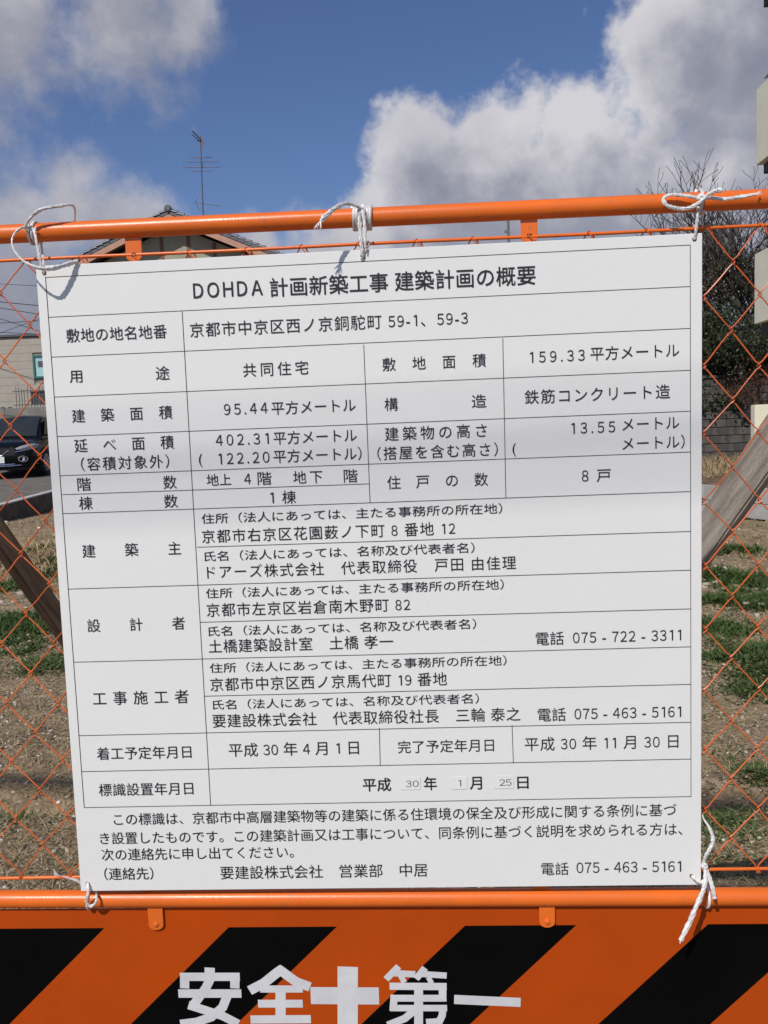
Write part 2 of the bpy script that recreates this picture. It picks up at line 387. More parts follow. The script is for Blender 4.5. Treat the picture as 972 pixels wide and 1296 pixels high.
def mat_island(name, cols, rough=.9, spec=.2, trans=0):
    m = bpy.data.materials.new(name); m.use_nodes = True; n = m.node_tree.nodes; l = m.node_tree.links; b = n['Principled BSDF']
    b.inputs['Roughness'].default_value = rough; b.inputs['Specular IOR Level'].default_value = spec
    g = n.new('ShaderNodeNewGeometry'); r = n.new('ShaderNodeValToRGB'); l.new(g.outputs['Random Per Island'], r.inputs[0])
    e = r.color_ramp.elements; e[0].color = (*cols[0], 1); e[1].color = (*cols[-1], 1)
    for i, c in enumerate(cols[1:-1]): q = e.new((i+1)/(len(cols)-1)); q.color = (*c, 1)
    l.new(r.outputs[0], b.inputs['Base Color'])
    if trans:
        tr = n.new('ShaderNodeBsdfTranslucent'); l.new(r.outputs[0], tr.inputs[0]); ms = n.new('ShaderNodeMixShader'); ms.inputs[0].default_value = trans
        l.new(b.outputs[0], ms.inputs[1]); l.new(tr.outputs[0], ms.inputs[2]); l.new(ms.outputs[0], n['Material Output'].inputs[0])
    return m
m_stone = mat_island('stones', [(.14, .105, .07), (.36, .29, .20), (.20, .15, .10), (.46, .39, .29), (.27, .21, .145), (.70, .66, .58)])
m_straw = mat_island('straw', [(.20, .14, .075), (.46, .35, .19), (.32, .23, .12), (.58, .48, .30)])
m_weed = mat_island('weeds', [(.03, .058, .014), (.085, .14, .035), (.05, .09, .022), (.14, .19, .065)], .6, .3, .25)
ico = bmesh.new(); bmesh.ops.create_icosphere(ico, subdivisions=1, radius=1); IV = np.array([v.co for v in ico.verts]); IF = np.array([[v.index for v in f.verts] for f in ico.faces]); ico.free()
def stones(n, y0, y1, s0, s1, power, name='gravel'):
    x, y = wedge_pts(n, y0, y1, power=power); k = len(x)
    s = s0+(s1-s0)*rng.random(k)**5
    V = IV[None]*(1+rng.normal(0, .24, (k, 12, 1)))*s[:, None, None]*rng.uniform(.6, 1.25, (k, 1, 3))*np.array([1, 1, .7])
    a = rng.random(k)*6.28; c, q = np.cos(a)[:, None], np.sin(a)[:, None]
    X = V[..., 0]*c-V[..., 1]*q; Y = V[..., 0]*q+V[..., 1]*c
    V = np.stack([X+x[:, None], Y+y[:, None], V[..., 2]+(ground_h(x, y)+s*.25)[:, None]], 2).reshape(-1, 3)
    F = (IF[None]+(np.arange(k)*12)[:, None, None]).reshape(-1, 3)
    scatter_mesh(name, [V], [F], m_stone)
stones(70000, 1.1, 9, .0018, .012, 1.6)
stones(420, 1.4, 9, .008, .020, 1.3)
stones(5000, 5, 15, .01, .05, 1.1)
def blades(x, y, z, h, w, lean, curl=.4, seg=2):
    "thin curved blades, one island each, as triangle strips of quads"
    k = len(x); a = rng.random(k)*6.28; d = np.stack([np.cos(a), np.sin(a)], 1); p = np.stack([-d[:, 1], d[:, 0]], 1)
    V = np.zeros((k, (seg+1)*2, 3))
    for i in range(seg+1):
        t = i/seg; r = lean*h*(t+curl*t*t); zz = h*np.sqrt(np.clip(1-lean**2, .02, 1))*(t-.25*curl*t*t)
        ww = w*(1-.8*t*t if i < seg else .15)
        for j, sg in enumerate((-1, 1)):
            V[:, i*2+j, 0] = x+d[:, 0]*r+p[:, 0]*ww*sg; V[:, i*2+j, 1] = y+d[:, 1]*r+p[:, 1]*ww*sg; V[:, i*2+j, 2] = z+zz
    f = np.array([[2*i, 2*i+1, 2*i+3, 2*i+2] for i in range(seg)])
    F = (f[None]+(np.arange(k)*(seg+1)*2)[:, None, None]).reshape(-1, 4)
    return V.reshape(-1, 3), F
# straw: flat dry stalks everywhere
x, y = wedge_pts(75000, 1.1, 15.5, power=1.7); k = len(x)
V, F = blades(x, y, ground_h(x, y)+.004, rng.uniform(.015, .08, k)*(1+y*.06), rng.uniform(.0004, .0011, k)*(1+y*.3), rng.uniform(.93, .998, k), .1)
scatter_mesh('dry_straw', [V], [F], m_straw)
x = rng.normal(-4.9, .6, 9000); y = rng.uniform(8, 16, 9000); q = (x > XL+.05); x, y = x[q], y[q]
V, F = blades(x, y, ground_h(x, y), rng.uniform(.05, .2, len(x)), rng.uniform(.003, .007, len(x)), rng.uniform(.7, .99, len(x)), .2)
scatter_mesh('dry_straw', [V], [F], m_straw)
# weeds in patches (photo-surveyed patch centres: px, py, half width, half depth in metres, count)
patches = [(35,800,.50,.55,2600),(5,790,.35,.35,900),(70,726,.55,.5,900),(60,705,.4,.3,260),(20,742,.35,.3,500),(28,1040,.07,.04,130),(66,835,.25,.2,700),
           (915,727,.4,.18,650),(950,735,.45,.35,1400),(965,765,.5,.4,1500),(905,762,.22,.16,600),(912,790,.30,.2,900),(930,800,.24,.14,600),
           (960,835,.38,.4,2400),(950,870,.25,.2,800),(905,833,.12,.12,200),(905,700,.25,.15,160),(938,698,.2,.15,220),(955,655,.35,.2,260),
           (962,985,.13,.10,600),(915,1030,.16,.08,650),(895,1050,.08,.06,200),(920,1085,.06,.05,90),(942,1050,.05,.05,110),(930,955,.05,.03,50),
           (160,800,.4,.3,600),(500,850,.5,.4,900),(650,780,.5,.5,900),(350,900,.3,.2,500),(780,900,.3,.3,900),(-60,850,.4,.4,1200),(1060,900,.4,.4,1200),(1040,760,.6,.6,1200)]
XX = []; YY = []
for px, py, hx, hy, n in patches:
    g = ground_at(px, py); hx *= rng.uniform(.65, 1.0); hy *= rng.uniform(1.0, 1.6); r = np.abs(rng.normal(0, .5, n)); a = rng.random(n)*6.28
    # each patch is a few rosettes
    nr_ = max(3, n//55); cx = rng.normal(0, .42, nr_)*hx; cy = rng.normal(0, .42, nr_)*hy; q = rng.integers(0, nr_, n); rr = .028+.02*rng.random(nr_)
    sc_ = 1+(g.y/6); XX.append(g.x+cx[q]+rng.normal(0, 1, n)*rr[q]*sc_); YY.append(g.y+cy[q]+rng.normal(0, 1, n)*rr[q]*sc_)
x = np.concatenate(XX); y = np.concatenate(YY); x = np.repeat(x, 2)+rng.normal(0, .008, len(x)*2); y = np.repeat(y, 2)+rng.normal(0, .008, len(y)*2)
q = (x > XL+.05); x, y = x[q], y[q]; k = len(x)
sc_ = np.clip(.6+y*.10, .7, 1.5)
q = rng.random(k) < .66; x, y, sc_ = x[q], y[q], sc_[q]; k = len(x)
V, F = blades(x, y, ground_h(x, y)-.004, rng.uniform(.014, .05, k)*sc_*np.clip(.5+y*.16, 1, 1.6), rng.uniform(.004, .0085, k)*sc_, rng.uniform(.35, .98, k), .7)
scatter_mesh('low_weeds', [V], [F], m_weed)
x, y = wedge_pts(4500, 1.2, 14, power=1.3); k = len(x)
V, F = blades(x, y, ground_h(x, y), rng.uniform(.015, .05, k), rng.uniform(.002, .004, k), rng.uniform(.3, .95, k), .6)
scatter_mesh('low_weeds', [V], [F], m_weed)
# dry grass on the raised ground beyond the low wall
x = rng.uniform(3, 9, 9000); y = rng.uniform(14, 20.5, 9000); V, F = blades(x, y, np.full(9000, .44), rng.uniform(.08, .28, 9000), rng.uniform(.003, .006, 9000), rng.uniform(.4, .98, 9000), .3)
scatter_mesh('dry_straw', [V], [F], m_straw)

# ------------------------------------------------------------------ fence
YF = .018; ZT = 1.8178; ZL = .8465; RT = .0127; X0, X1 = -1.02, .98
fence = thing('construction_fence', 'orange tubular site fence with chain link mesh and black striped safety panel', 'fence', (0, YF, 0))
def hbar(name, z0, z1, r, n=20, bend=0, x0=X0, x1=X1, y=YF):
    pts = [(lerp(x0, x1, i/24), y, lerp(z0, z1, i/24)+bend*math.sin(i*1.1)) for i in range(25)]
    return MB().tube(pts, r, n).build(name, m_orange, fence)
hbar('top_tube', ZT+.0037, ZT-.0037+.002, RT)
hbar('middle_tube', ZL+.0052, ZL-.0048, RT)
hbar('bottom_tube', .10, .10, RT); hbar('lower_tube', .515, .515, RT)
hbar('top_rod', 1.7848, 1.7822, .0024, 10, .0005); hbar('bottom_rod', .8812, .8862, .0024, 10, .0006)
for x in (X0, X1):
    MB().tube([(x, YF, .0), (x, YF, ZT+.02)], .0172, 20).build('post', m_orange, fence)
    MB().bb(x-.06, x+.06, YF-.22, YF+.22, -.005, .012).build('foot_plate', m_orange, fence, bevel=.002)
def tab(x, z0, z1, y, up=False, hole=True):
    w = .0113; poly = []
    sgn = 1
    zz0, zz1 = z0, z1     # z1 is the rounded end
    s = 1 if z1 < z0 else -1
    poly = [(x-w, z0), (x+w, z0)]
    for i in range(9):
        a = math.pi*i/8; poly.append((x+w*math.cos(a), z1+s*w*.75-s*w*.75*math.sin(a)))
    o = MB().prism(poly, y-.0012, y+.0012).build('bracket_tab', m_orange, fence, bevel=.0004)
    zc = z1+s*.0095
    if hole:
        MB().bb(x-.0032, x+.0032, y-.0017, y-.0006, zc-.0024, zc+.0026).build('bolt', m_dark, fence)
        MB().bb(x-.0018, x+.0014, y-.0026, y-.0010, zc-.0014, zc+.0008).build('bolt', m_orange, fence)
    else:
        q = MB()
        q.tube([(x, y-.0012, zc), (x, y-.0026, zc), (x, y-.0036, zc)], [.0044, .0040, .0022], 14).build('rivet', m_orange, fence)
for x in (-.3165, .2262, -.86, .77):
    tab(x, ZT-.006, 1.7742, YF-.0005)
for x in (-.3453, .2323, -.86, .77):
    tab(x, ZL-.006, .8015, YF-.0042, hole=False)
    tab(x-.008, ZL+.006, .880, YF-.0005)
# sheet panel, folded edges
pb = MB(); pb.bb(X0+.02, X1-.02, YF-.0008, YF+.0008, .53, .8330)
pb.build('sheet_panel', m_panel, fence)
ztop, zbot = .8028, .556
for k in range(-3, 4):
    xl = -.2373+.3502*k; w = .1615; dx = (ztop-zbot)*1.03
    poly = [(xl, ztop), (xl+w, ztop), (xl+w-dx, zbot), (xl-dx, zbot)]
    lo, hi = X0+.025, X1-.025
    bm = bmesh.new(); vs = [bm.verts.new((x, 0, z)) for x, z in poly]; bm.faces.new(vs)
    for co, no in (((lo, 0, 0), (-1, 0, 0)), ((hi, 0, 0), (1, 0, 0))):
        bmesh.ops.bisect_plane(bm, geom=bm.verts[:]+bm.edges[:]+bm.faces[:], plane_co=co, plane_no=no, clear_outer=True)
    if len(bm.faces):
        q = MB(); f = list(bm.faces)[0]; pl = [(v.co.x, v.co.z) for v in f.verts]
        q.prism(pl, YF-.00105, YF-.0007); q.build('stripe', m_black, fence)
    bm.free()
# stencilled words: each stroke a flat band
lay = [0]
def strokes(name, items, ox, oy, sc=3.888):
    q = MB()
    for pts, w in items:
        P = [at(ox+px/sc, oy+py/sc, YF-.0012) for px, py in pts]; P = [Vector((p.x, p.z)) for p in P]
        w = w/sc/1100*1.235/2*1.03; lay[0] += 1; y = YF-.00112-.00003*(lay[0] % 9)
        Lf = []; Rt = []
        for i, p in enumerate(P):
            d0 = (P[i]-P[i-1]).normalized() if i else (P[1]-P[0]).normalized()
            d1 = (P[i+1]-P[i]).normalized() if i < len(P)-1 else d0
            t = (d0+d1).normalized(); nn = Vector((-t.y, t.x)); k = w/max(.5, nn.dot(Vector((-d0.y, d0.x))))
            Lf.append(p+nn*k); Rt.append(p-nn*k)
        for i in range(len(P)-1):
            q.face(*[(v.x, y, v.y) for v in (Lf[i], Rt[i], Rt[i+1], Lf[i+1])])
    return q.build(name, m_letter, fence)
strokes('lettering', [([(254,135),(254,166)],52), ([(108,180),(402,180)],44), ([(131,172),(131,237)],47), ([(378,172),(378,237)],47), ([(100,262),(410,262)],45),
    ([(262,180),(235,235),(172,322)],46), ([(150,318),(235,345),(318,372),(395,412)],46), ([(345,262),(318,330),(262,378),(190,402),(110,412)],46)], 200, 1190)
strokes('lettering', [([(615,140),(585,160),(520,212),(450,248)],50), ([(590,140),(625,165),(680,205),(748,230)],50), ([(502,240),(712,240)],38), ([(603,230),(603,385)],52),
    ([(492,312),(712,312)],42), ([(455,390),(752,388)],44)], 200, 1190)
strokes('lettering', [([(39,130),(39,418)],102), ([(-143,272),(193,274)],91)], 430, 1190)
strokes('lettering', [([(290,128),(228,192)],34), ([(262,162),(372,168)],34), ([(300,175),(318,208)],28), ([(420,136),(375,190)],34), ([(400,166),(526,174)],32), ([(436,182),(452,212)],26),
    ([(245,226),(526,228)],38), ([(506,215),(506,300)],38), ([(262,285),(525,285)],36), ([(268,268),(262,348)],36), ([(248,334),(528,334)],34), ([(508,330),(504,370),(490,400),(425,404)],36),
    ([(388,212),(388,425)],44), ([(368,345),(320,385),(236,418)],38)], 430, 1190)
strokes('lettering', [([(563,291),(890,306)],48)], 430, 1190)

# chain link: every wire is one zigzag
def node(i, n):
    x = .459+(.0365 if i >= 0 else .03875)*i; z = 1.7391-.0466*n+.0001*n*n
    h = math.sin(i*12.9898+n*78.233)*43758.5453; h -= math.floor(h); g = math.sin(i*39.34+n*11.135)*24634.63; g -= math.floor(g)
    return x+(h-.5)*.0032, z+(g-.5)*.0032
for i in range(-37, 14):
    pts = []
    # wire i swings between node columns i and i+1 ; interlocks with its neighbours at the nodes
    xx, zz = node(i if (i % 2) == 1 else i+1, 0)
    for n in range(-1, 20):
        col = i if (n % 2 == 0) == (i % 2 != 0) else i+1
        x, z = node(col, n)
        if z > 1.781: z = 1.7845
        side = 1 if col == i else -1       # hooked towards its own inner side
        if n == -1:
            pts += [(x+side*.010, YF+.0026, 1.776), (x+side*.006, YF+.0032, 1.7835), (x+side*.001, YF+.001, 1.7872), (x-side*.001, YF-.003, 1.7845), (x+side*.004, YF-.0034, 1.7790), (x+side*.009, YF-.002, 1.7725)] if i % 2 == 0 else [(x+side*.0005, YF+.0030, 1.786), (x+side*.003, YF+.003, 1.780)]
        elif n == 19:
            z = .8835
            pts += [(x+side*.003, YF+.002, z+.008), (x, YF+.0036, z-.001), (x-side*.002, YF-.0034, z-.002), (x-side*.001, YF-.003, z+.004)]
        else:
            dz = .0036
            pts += [(x+side*.0042, YF-.0014*side, z+dz*1.6), (x-side*.0013, YF-.0022*side, z+.0016), (x-side*.0015, YF+.0022*side, z-.0016), (x+side*.0042, YF+.0014*side, z-dz*1.6)]
    # slight sag between the bends
    out = []
    for a_, b_ in zip(pts[:-1], pts[1:]):
        out.append(a_)
        if (Vector(a_)-Vector(b_)).length > .02:
            sg = math.sin((a_[0]+a_[2])*91)*.0007
            out.append(tuple((Vector(a_)+Vector(b_))/2+Vector((sg, sg, 0))))
    out.append(pts[-1])
    MB().tube(out, .00098, 6).build('wire', m_wire, fence)

# ------------------------------------------------------------------ notice board
sign = thing('notice_board', 'white construction plan notice board covered in black Japanese table text', 'notice board', (0, 0, .871))
bc = [at(45, 336.6, 0), at(888.8, 294.8, 0), at(887.3, 1120, 0), at(102.4, 1128, 0)]
holes = [at(56, 345.5, 0), at(459, 326.5, 0), at(878.8, 302.5, 0), at(875.3, 1108.5, 0), at(111, 1118, 0)]
MB().prism([(p.x, p.z) for p in bc][::-1], 0, .0030).build('board', m_board, sign, bevel=.0006)
for h in holes:
    MB().tube([(h.x, -.0002, h.z), (h.x, -.0007, h.z)], .0029, 16).build('tie_hole', m_dark, sign)
# homography photo pixel <-> table unit square (horizontal rules stay parallel on the board)
tb = [(57.5, 351), (873.5, 310), (874.5, 1008), (106.5, 1022)]
def solve_h(src, dst):
    A_ = []
    for (x, y), (u, v) in zip(src, dst):
        A_.append([x, y, 1, 0, 0, 0, -u*x, -u*y, -u]); A_.append([0, 0, 0, x, y, 1, -v*x, -v*y, -v])
    return np.linalg.svd(np.array(A_, float))[2][-1].reshape(3, 3)
Hi = solve_h(tb, [(0, 0), (1, 0), (1, 1), (0, 1)]); Hf = np.linalg.inv(Hi)
def uv(px, py): q = Hi @ (px, py, 1); return q[0]/q[2], q[1]/q[2]
def pxy(u, v): q = Hf @ (u, v, 1); return q[0]/q[2], q[1]/q[2]
def on_board(px, py, y=-.0004): return at(px, py, y)
def bar(p, q, w, y):
    p = Vector((p.x, p.z)); q = Vector((q.x, q.z)); d = (q-p).normalized(); nn = Vector((-d.y, d.x))*w/2; e = d*w/2
    return [(p.x-nn.x-e.x, y, p.y-nn.y-e.y), (q.x-nn.x+e.x, y, q.y-nn.y+e.y), (q.x+nn.x+e.x, y, q.y+nn.y+e.y), (p.x+nn.x-e.x, y, p.y+nn.y-e.y)]
RW = .00078
rows = [351, 401.5, 452, 502.5, 552.5, 602, 626, 650, 692.5, 745.5, 787.5, 838, 881, 931, 976.5, 1022]  # y where each rule meets the left column (or col divider)
rx = [57.5, 61, 65, 68.5, 72, 76.5, 79, 80, 249.5, 86.5, 254, 93.5, 259, 99.5, 103.5, 106.5]
ryr = [310, 362.5, 415.5, 468.5, 520.3, 572, None, 622, 672.5, 721.5, 770.5, 818.5, 866, 914, 960.5, 1008]
for i, (a_, b_, c_) in enumerate(zip(rx, rows, ryr)):
    if c_ is None: e = (467.5, 612.3)
    else: e = (873.4+(c_-310)/698, c_)
    MB().face(*bar(on_board(a_, b_), on_board(*e), RW, -.00035-.00002*i)).build('ruled_line', m_ink, sign)
for i, (p, q) in enumerate([((57.5,351),(106.5,1022)), ((873.5,310),(874.5,1008)), ((230.5,394.3),(266.5,1018.8)), ((460.3,436.4),(468.3,635.5)), ((636.3,428.2),(640.2,630.5)), ((480,921.5),(481.2,968.5)), ((648,918),(649.6,965.2))]):
    MB().face(*bar(on_board(*p), on_board(*q), RW, -.00068-.00002*i)).build('ruled_line', m_ink, sign)

gcache = {}
def glyph(ch):
    "outline of one character (em units) with its ink box and advance"
    if ch in gcache: return gcache[ch]
    src = ch; kx = kz = 1.0
    if ch.isascii() and ch.isalnum():
        src = chr(ord(ch)+0xFEE0); kx, kz = .80, .94
    if ch == '1':
        V = np.array([(.135, .69), (.222, .69), (.222, 0), (.135, 0), (.135, .595), (.015, .545), (-.0, .61)]); F = [(0, 1, 2, 3, 4), (0, 4, 5, 6)]
    else:
        cu = bpy.data.curves.new('t', 'FONT'); cu.body = src; cu.resolution_u = 3
        o = bpy.data.objects.new('t', cu); COL.objects.link(o); bpy.context.view_layer.update()
        me = o.evaluated_get(bpy.context.evaluated_depsgraph_get()).to_mesh()
        V = np.zeros(len(me.vertices)*3); me.vertices.foreach_get('co', V); V = V.reshape(-1, 3)[:, :2].copy(); F = [tuple(p.vertices) for p in me.polygons]
        bpy.data.objects.remove(o); bpy.data.curves.remove(cu)
        V = V*(kx, kz)
    if ch.isascii(): x0, x1 = V[:, 0].min(), V[:, 0].max(); V = V-(x0-.05, 0); adv = x1-x0+.10
    else: adv = 1.0
    if ch == '1': V = V+(.09, 0); adv = .50
    gcache[ch] = (V, F, adv); return gcache[ch]
def text(s, xl, xr, rxp, ryp, h, m=None, w=1.0, off=0, digits=False):
    """s spans xl..xr; its optical centre passes (rxp, ryp); h ink height in photo pixels; w glyph width factor"""
    v0 = uv(rxp, ryp)[1]
    def yy(x):      # photo y at column x on this text line
        a_ = pxy(0, v0); b_ = pxy(1, v0); return a_[1]+(b_[1]-a_[1])*(x-a_[0])/(b_[0]-a_[0])
    Lw = on_board(xl, yy(xl)); Rw = on_board(xr, yy(xr)); up = on_board(rxp, ryp-h/2)-on_board(rxp, ryp+h/2)
    Hh = abs(up.z); W = math.hypot(Rw.x-Lw.x, Rw.z-Lw.z)
    ink0, ink1 = (-.01, .70) if digits else (-.081, .845)
    em = Hh/(ink1-ink0); pen = 0; parts = []
    sp_w = {' ': .26, '\u3000': 1.0}
    n = len(s)
    for k, ch in enumerate(s):
        if ch in sp_w: pen += sp_w[ch]; continue
        V, F, adv = glyph(ch); parts.append((k, pen, V, F)); pen += adv
    k0, p0, V0, _ = parts[0]; k1, p1, V1, _ = parts[-1]
    a0 = p0+V0[:, 0].min(); a1 = p1+V1[:, 0].max()
    want = W/(em*w)
    if k1 > k0 and not digits and want < a1-a0: em *= (want/(a1-a0)); want = a1-a0
    tr = (want-(a1-a0))/(k1-k0) if k1 > k0 else 0
    if k1 == k0 and not s.isascii(): w = W/(em*(a1-a0)); want = a1-a0
    dx = (Rw.x-Lw.x)/W; dz = (Rw.z-Lw.z)/W
    shift = 0 if k1 > k0 or not s.isascii() else (want-(a1-a0))/2
    b_ = off*em; words = []; last = -9
    for k, p, V, F in parts:                     # one mesh per word
        if k != last+1: words.append(MB())
        q = words[-1]; last = k
        X = (p+tr*(k-k0)-a0+shift+V[:, 0])*em*w; Z = (V[:, 1]-(ink0+ink1)/2)*em
        for r_, (ex, ez) in enumerate(((0, 0), (b_, 0), (b_, b_), (0, b_))):     # heavier print: struck again a hair apart
            if r_ and b_ < 3e-5: break
            n0 = len(q.v)
            q.v += [(Lw.x+x*dx+ex, -.0009-.00002*r_, Lw.z+x*dz+z+ez) for x, z in zip(X, Z)]; q.f += [tuple(j+n0 for j in f) for f in F]
    for q in words: link('lettering', q.mesh('lettering', m or m_ink), sign)
T = text
T("DOHDA", 244.5, 332, 288, 366.3, 19, digits=True, off=.016)
T("計画新築工事 建築計画の概要", 341.5, 677.5, 500, 356.5, 25, off=.012)
T("敷地の地名地番", 84, 211, 147, 422, 17.5)
T("京都市中京区西ノ京銅駝町 59-1、59-3", 240.5, 592, 300, 415.2, 18.5)
T("用", 88, 104, 96, 476, 16.5); T("途", 197, 214.5, 206, 472, 17.5)
T("共同住宅", 307.5, 390, 349, 466.7, 17.5)
T("敷　地　面　積", 484, 615, 606, 456, 17)
T("159.33", 670.5, 740, 705, 450.8, 14, digits=True); T("平方メートル", 747, 859.5, 766, 447, 17.5)
T("建　築　面　積", 91, 218, 155, 524, 17)
T("95.44", 283.5, 338.5, 311, 517.2, 14, digits=True); T("平方メートル", 343.5, 450, 397, 514.5, 17)
T("構", 486.5, 503.5, 495, 511.5, 17); T("造", 597, 615.5, 606, 507.5, 17)
T("鉄筋コンクリート造", 664, 848, 756, 498.8, 18)
T("延　べ　面　積", 94, 220, 157, 561.7, 17)
T("（容積対象外）", 102.5, 214, 157, 585.5, 17, w=1)
T("402.31", 273, 340, 307, 556, 14, digits=True); T("平方メートル", 346, 451.5, 399, 552.5, 17)
T("(", 251, 256.5, 254, 580, 17); T("122.20", 276.5, 341, 308, 579.6, 14, digits=True); T("平方メートル）", 346, 457.5, 399, 575.8, 17)
T("建築物の高さ", 487, 616, 551, 547, 17.5)
T("（搭屋を含む高さ）", 477.5, 630, 551, 571.3, 17)
T("13.55", 723, 778.5, 751, 541, 14, digits=True); T("メートル", 787.5, 859.5, 823, 535.8, 17)
T("(", 648, 653.5, 651, 566.5, 17); T("メートル）", 787.5, 866.5, 823, 560.2, 17)
T("階", 98, 115, 106, 612.7, 17); T("数", 206.5, 223.5, 215, 610, 17)
T("地上", 261.5, 292.5, 277, 607, 16.5); T("4", 309, 317.5, 313, 606, 13.5, digits=True); T("階", 326, 343.5, 335, 605.2, 17)
T("地下", 371, 408, 390, 603.5, 16.5); T("階", 435, 452.5, 444, 602, 17)
T("棟", 100, 117, 108, 636.7, 17); T("数", 207.5, 225, 216, 634, 17)
T("1", 342, 346.5, 344, 630, 14, digits=True); T("棟", 357, 374.5, 366, 629, 17)
T("住　戸　の　数", 490, 617.5, 554, 608.5, 17.5)
T("8", 736, 745, 740.5, 602.2, 14, digits=True); T("戸", 755, 773, 764, 601.3, 17)
T("建　　築　　主", 104, 229, 166, 695.5, 17.5)
T("設　　計　　者", 110.5, 234, 172, 790, 17.5)
T("工 事 施 工 者", 117.5, 238.5, 178, 882.5, 17.5)
A1 = "住所（法人にあっては、主たる事務所の所在地）"; A2 = "氏名（法人にあっては、名称及び代表者名）"
T(A1, 255, 635.5, 270, 656, 13.2, w=1.28); T("京都市右京区花園薮ノ下町 8 番地 12", 255.5, 576, 270, 678.5, 17)
T(A2, 258.5, 600.5, 272, 703.7, 13.2, w=1.28); T("ドアーズ株式会社　代表取締役　戸田 由佳理", 262, 653, 300, 723, 16.8)
T(A1, 260.5, 637.5, 275, 750.5, 13.2, w=1.28); T("京都市左京区岩倉南木野町 82", 261.5, 519, 300, 771, 17)
T(A2, 263.5, 602.5, 280, 798.5, 13.2, w=1.28); T("土橋建築設計室　土橋 孝一", 264, 497.5, 300, 817, 17)
T("電話", 678, 713.5, 696, 807.8, 17); T("075 - 722 - 3311", 725, 862, 793, 805.3, 13.5, digits=True)
T(A1, 265.5, 641, 280, 845, 13.2, w=1.28); T("京都市中京区西ノ京馬代町 19 番地", 266, 565.5, 300, 865.5, 17)
T(A2, 269, 606, 285, 891.5, 13.2, w=1.28); T("要建設株式会社　代表取締役社長　三輪 泰之", 269, 658.5, 330, 911, 17)
T("電話", 680.5, 716, 698, 904.2, 17); T("075 - 463 - 5161", 727, 862, 795, 902, 13.5, digits=True)
T("着工予定年月日", 122.5, 242, 182, 952.5, 17.5)
T("平成 30 年 4 月 1 日", 289.5, 454, 372, 947.5, 17.5)
T("完了予定年月日", 503.5, 625, 564, 944, 17.5)
T("平成 30 年 11 月 30 日", 664, 858.5, 761, 939.7, 17.5)
T("標識設置年月日", 125, 244.5, 185, 998.5, 17.5)
T("平成", 459, 494.5, 476, 993, 17, off=.018); T("30", 513.5, 530, 522, 991.8, 8.3, m=m_ink2, digits=True, w=1.45); T("年", 536.5, 552.5, 544, 991.5, 17, off=.018)
T("1", 580, 584, 582, 991, 8.3, m=m_ink2, digits=True, w=1.3); T("月", 594.5, 609.5, 602, 990.6, 17, off=.018)
T("25", 632, 647.5, 640, 990.2, 8.3, m=m_ink2, digits=True, w=1.45); T("日", 654.5, 668.5, 661, 990, 16.5, off=.018)
T("この標識は、京都市中高層建築物等の建築に係る住環境の保全及び形成に関する条例に基づ", 144, 856, 640, 1028.3, 17.3)
T("き設置したものです。この建築計画又は工事について、同条例に基づく説明を求められる方は、", 126.5, 863.5, 640, 1052.5, 17.3)
T("次の連絡先に申し出てください。", 128.5, 371.5, 200, 1080.5, 17.3)
T("（連絡先）", 132, 194, 162, 1105.5, 16.5); T("要建設株式会社　営業部　中居", 279, 541, 310, 1104, 17)
T("電話", 685, 719.5, 702, 1099.3, 17); T("075 - 463 - 5161", 729.5, 862, 795, 1097.2, 13.5, digits=True)
# faint patches where the date digits were stuck on
m_patch = mat('date_sticker', (.835, .825, .79), .5, var=.03)
for px0, px1, py in ((507, 532, 991.5), (571, 591, 991), (625, 650, 990)):
    p = [on_board(px0, py-8), on_board(px1, py-8.3), on_board(px1, py+7.7), on_board(px0, py+8)]
    MB().face(*[(q.x, -.00075, q.z) for q in p]).build('date_sticker', m_patch, sign)

# ------------------------------------------------------------------ twine ties
def rope(o, name, pts, r, flat=.7, n=10, twist=.16, k=8, wob=.0004):
    P = spline([at(px, py, y) for px, py, y in pts], k)
    if isinstance(r, (list, tuple)):
        rr = []
        for i in range(len(r)-1):
            for j in range(k): rr.append(lerp(r[i], r[i+1], j/k))
        rr.append(r[-1]); r = rr
    else: r = [r]*len(P)
    r = [q*(1+.10*math.sin(i*1.9)+.08*math.sin(i*.77)) for i, q in enumerate(r)]
    # three twisted strands
    q = MB()
    for st in range(5):
        sp_ = []
        nrm = None
        for i, p in enumerate(P):
            t_ = (P[min(i+1, len(P)-1)]-P[max(i-1, 0)]).normalized()
            if nrm is None: nrm = t_.orthogonal().normalized()
            nrm = (nrm-t_*nrm.dot(t_)).normalized(); bn = t_.cross(nrm); a = i*.20+st*1.2566+.25*math.sin(i*.37)
            sp_.append(p+(nrm*math.cos(a)+bn*math.sin(a)*flat)*r[i]*(.56+.10*math.sin(i*.9+st*2.3)))
        q.tube(sp_, [x*.50 for x in r], 7)
    return q.build(name, m_rope, o)
def wraps(o, px, z, turns, r, R0=RT, pitch=.0052, name='wrap', lean=.0):
    c = at(px, 290 if z > 1.3 else 1136, YF); pts = []
    for i in range(int(turns*14)+1):
        a = 2*math.pi*i/14; pts.append(Vector((c.x+(i/14-turns/2)*pitch+lean*math.sin(a), YF+math.sin(a)*(R0+r), z+math.cos(a)*(R0+r))))
    q = MB()
    q.tube(pts, [r*(1+.12*math.sin(i*1.3)) for i in range(len(pts))], 8, flatdir=(1, 0, 0)).build(name, m_rope, o)
def frayed(o, px, py, y, dirx, dirz, n=9, L=.012):
    q = MB(); p = at(px, py, y)
    for i in range(n):
        d = Vector((dirx+random.uniform(-.45, .45), random.uniform(-.4, .4), dirz+random.uniform(-.45, .45))).normalized()
        s_ = p+Vector((random.uniform(-.0015, .0015),)*3)
        q.tube([s_, s_+d*L*.5+Vector((0, 0, .0006)), s_+d*L*random.uniform(.8, 1.1)], [.0007, .0005, .0003], 4)
    q.build('frayed_end', m_rope, o)
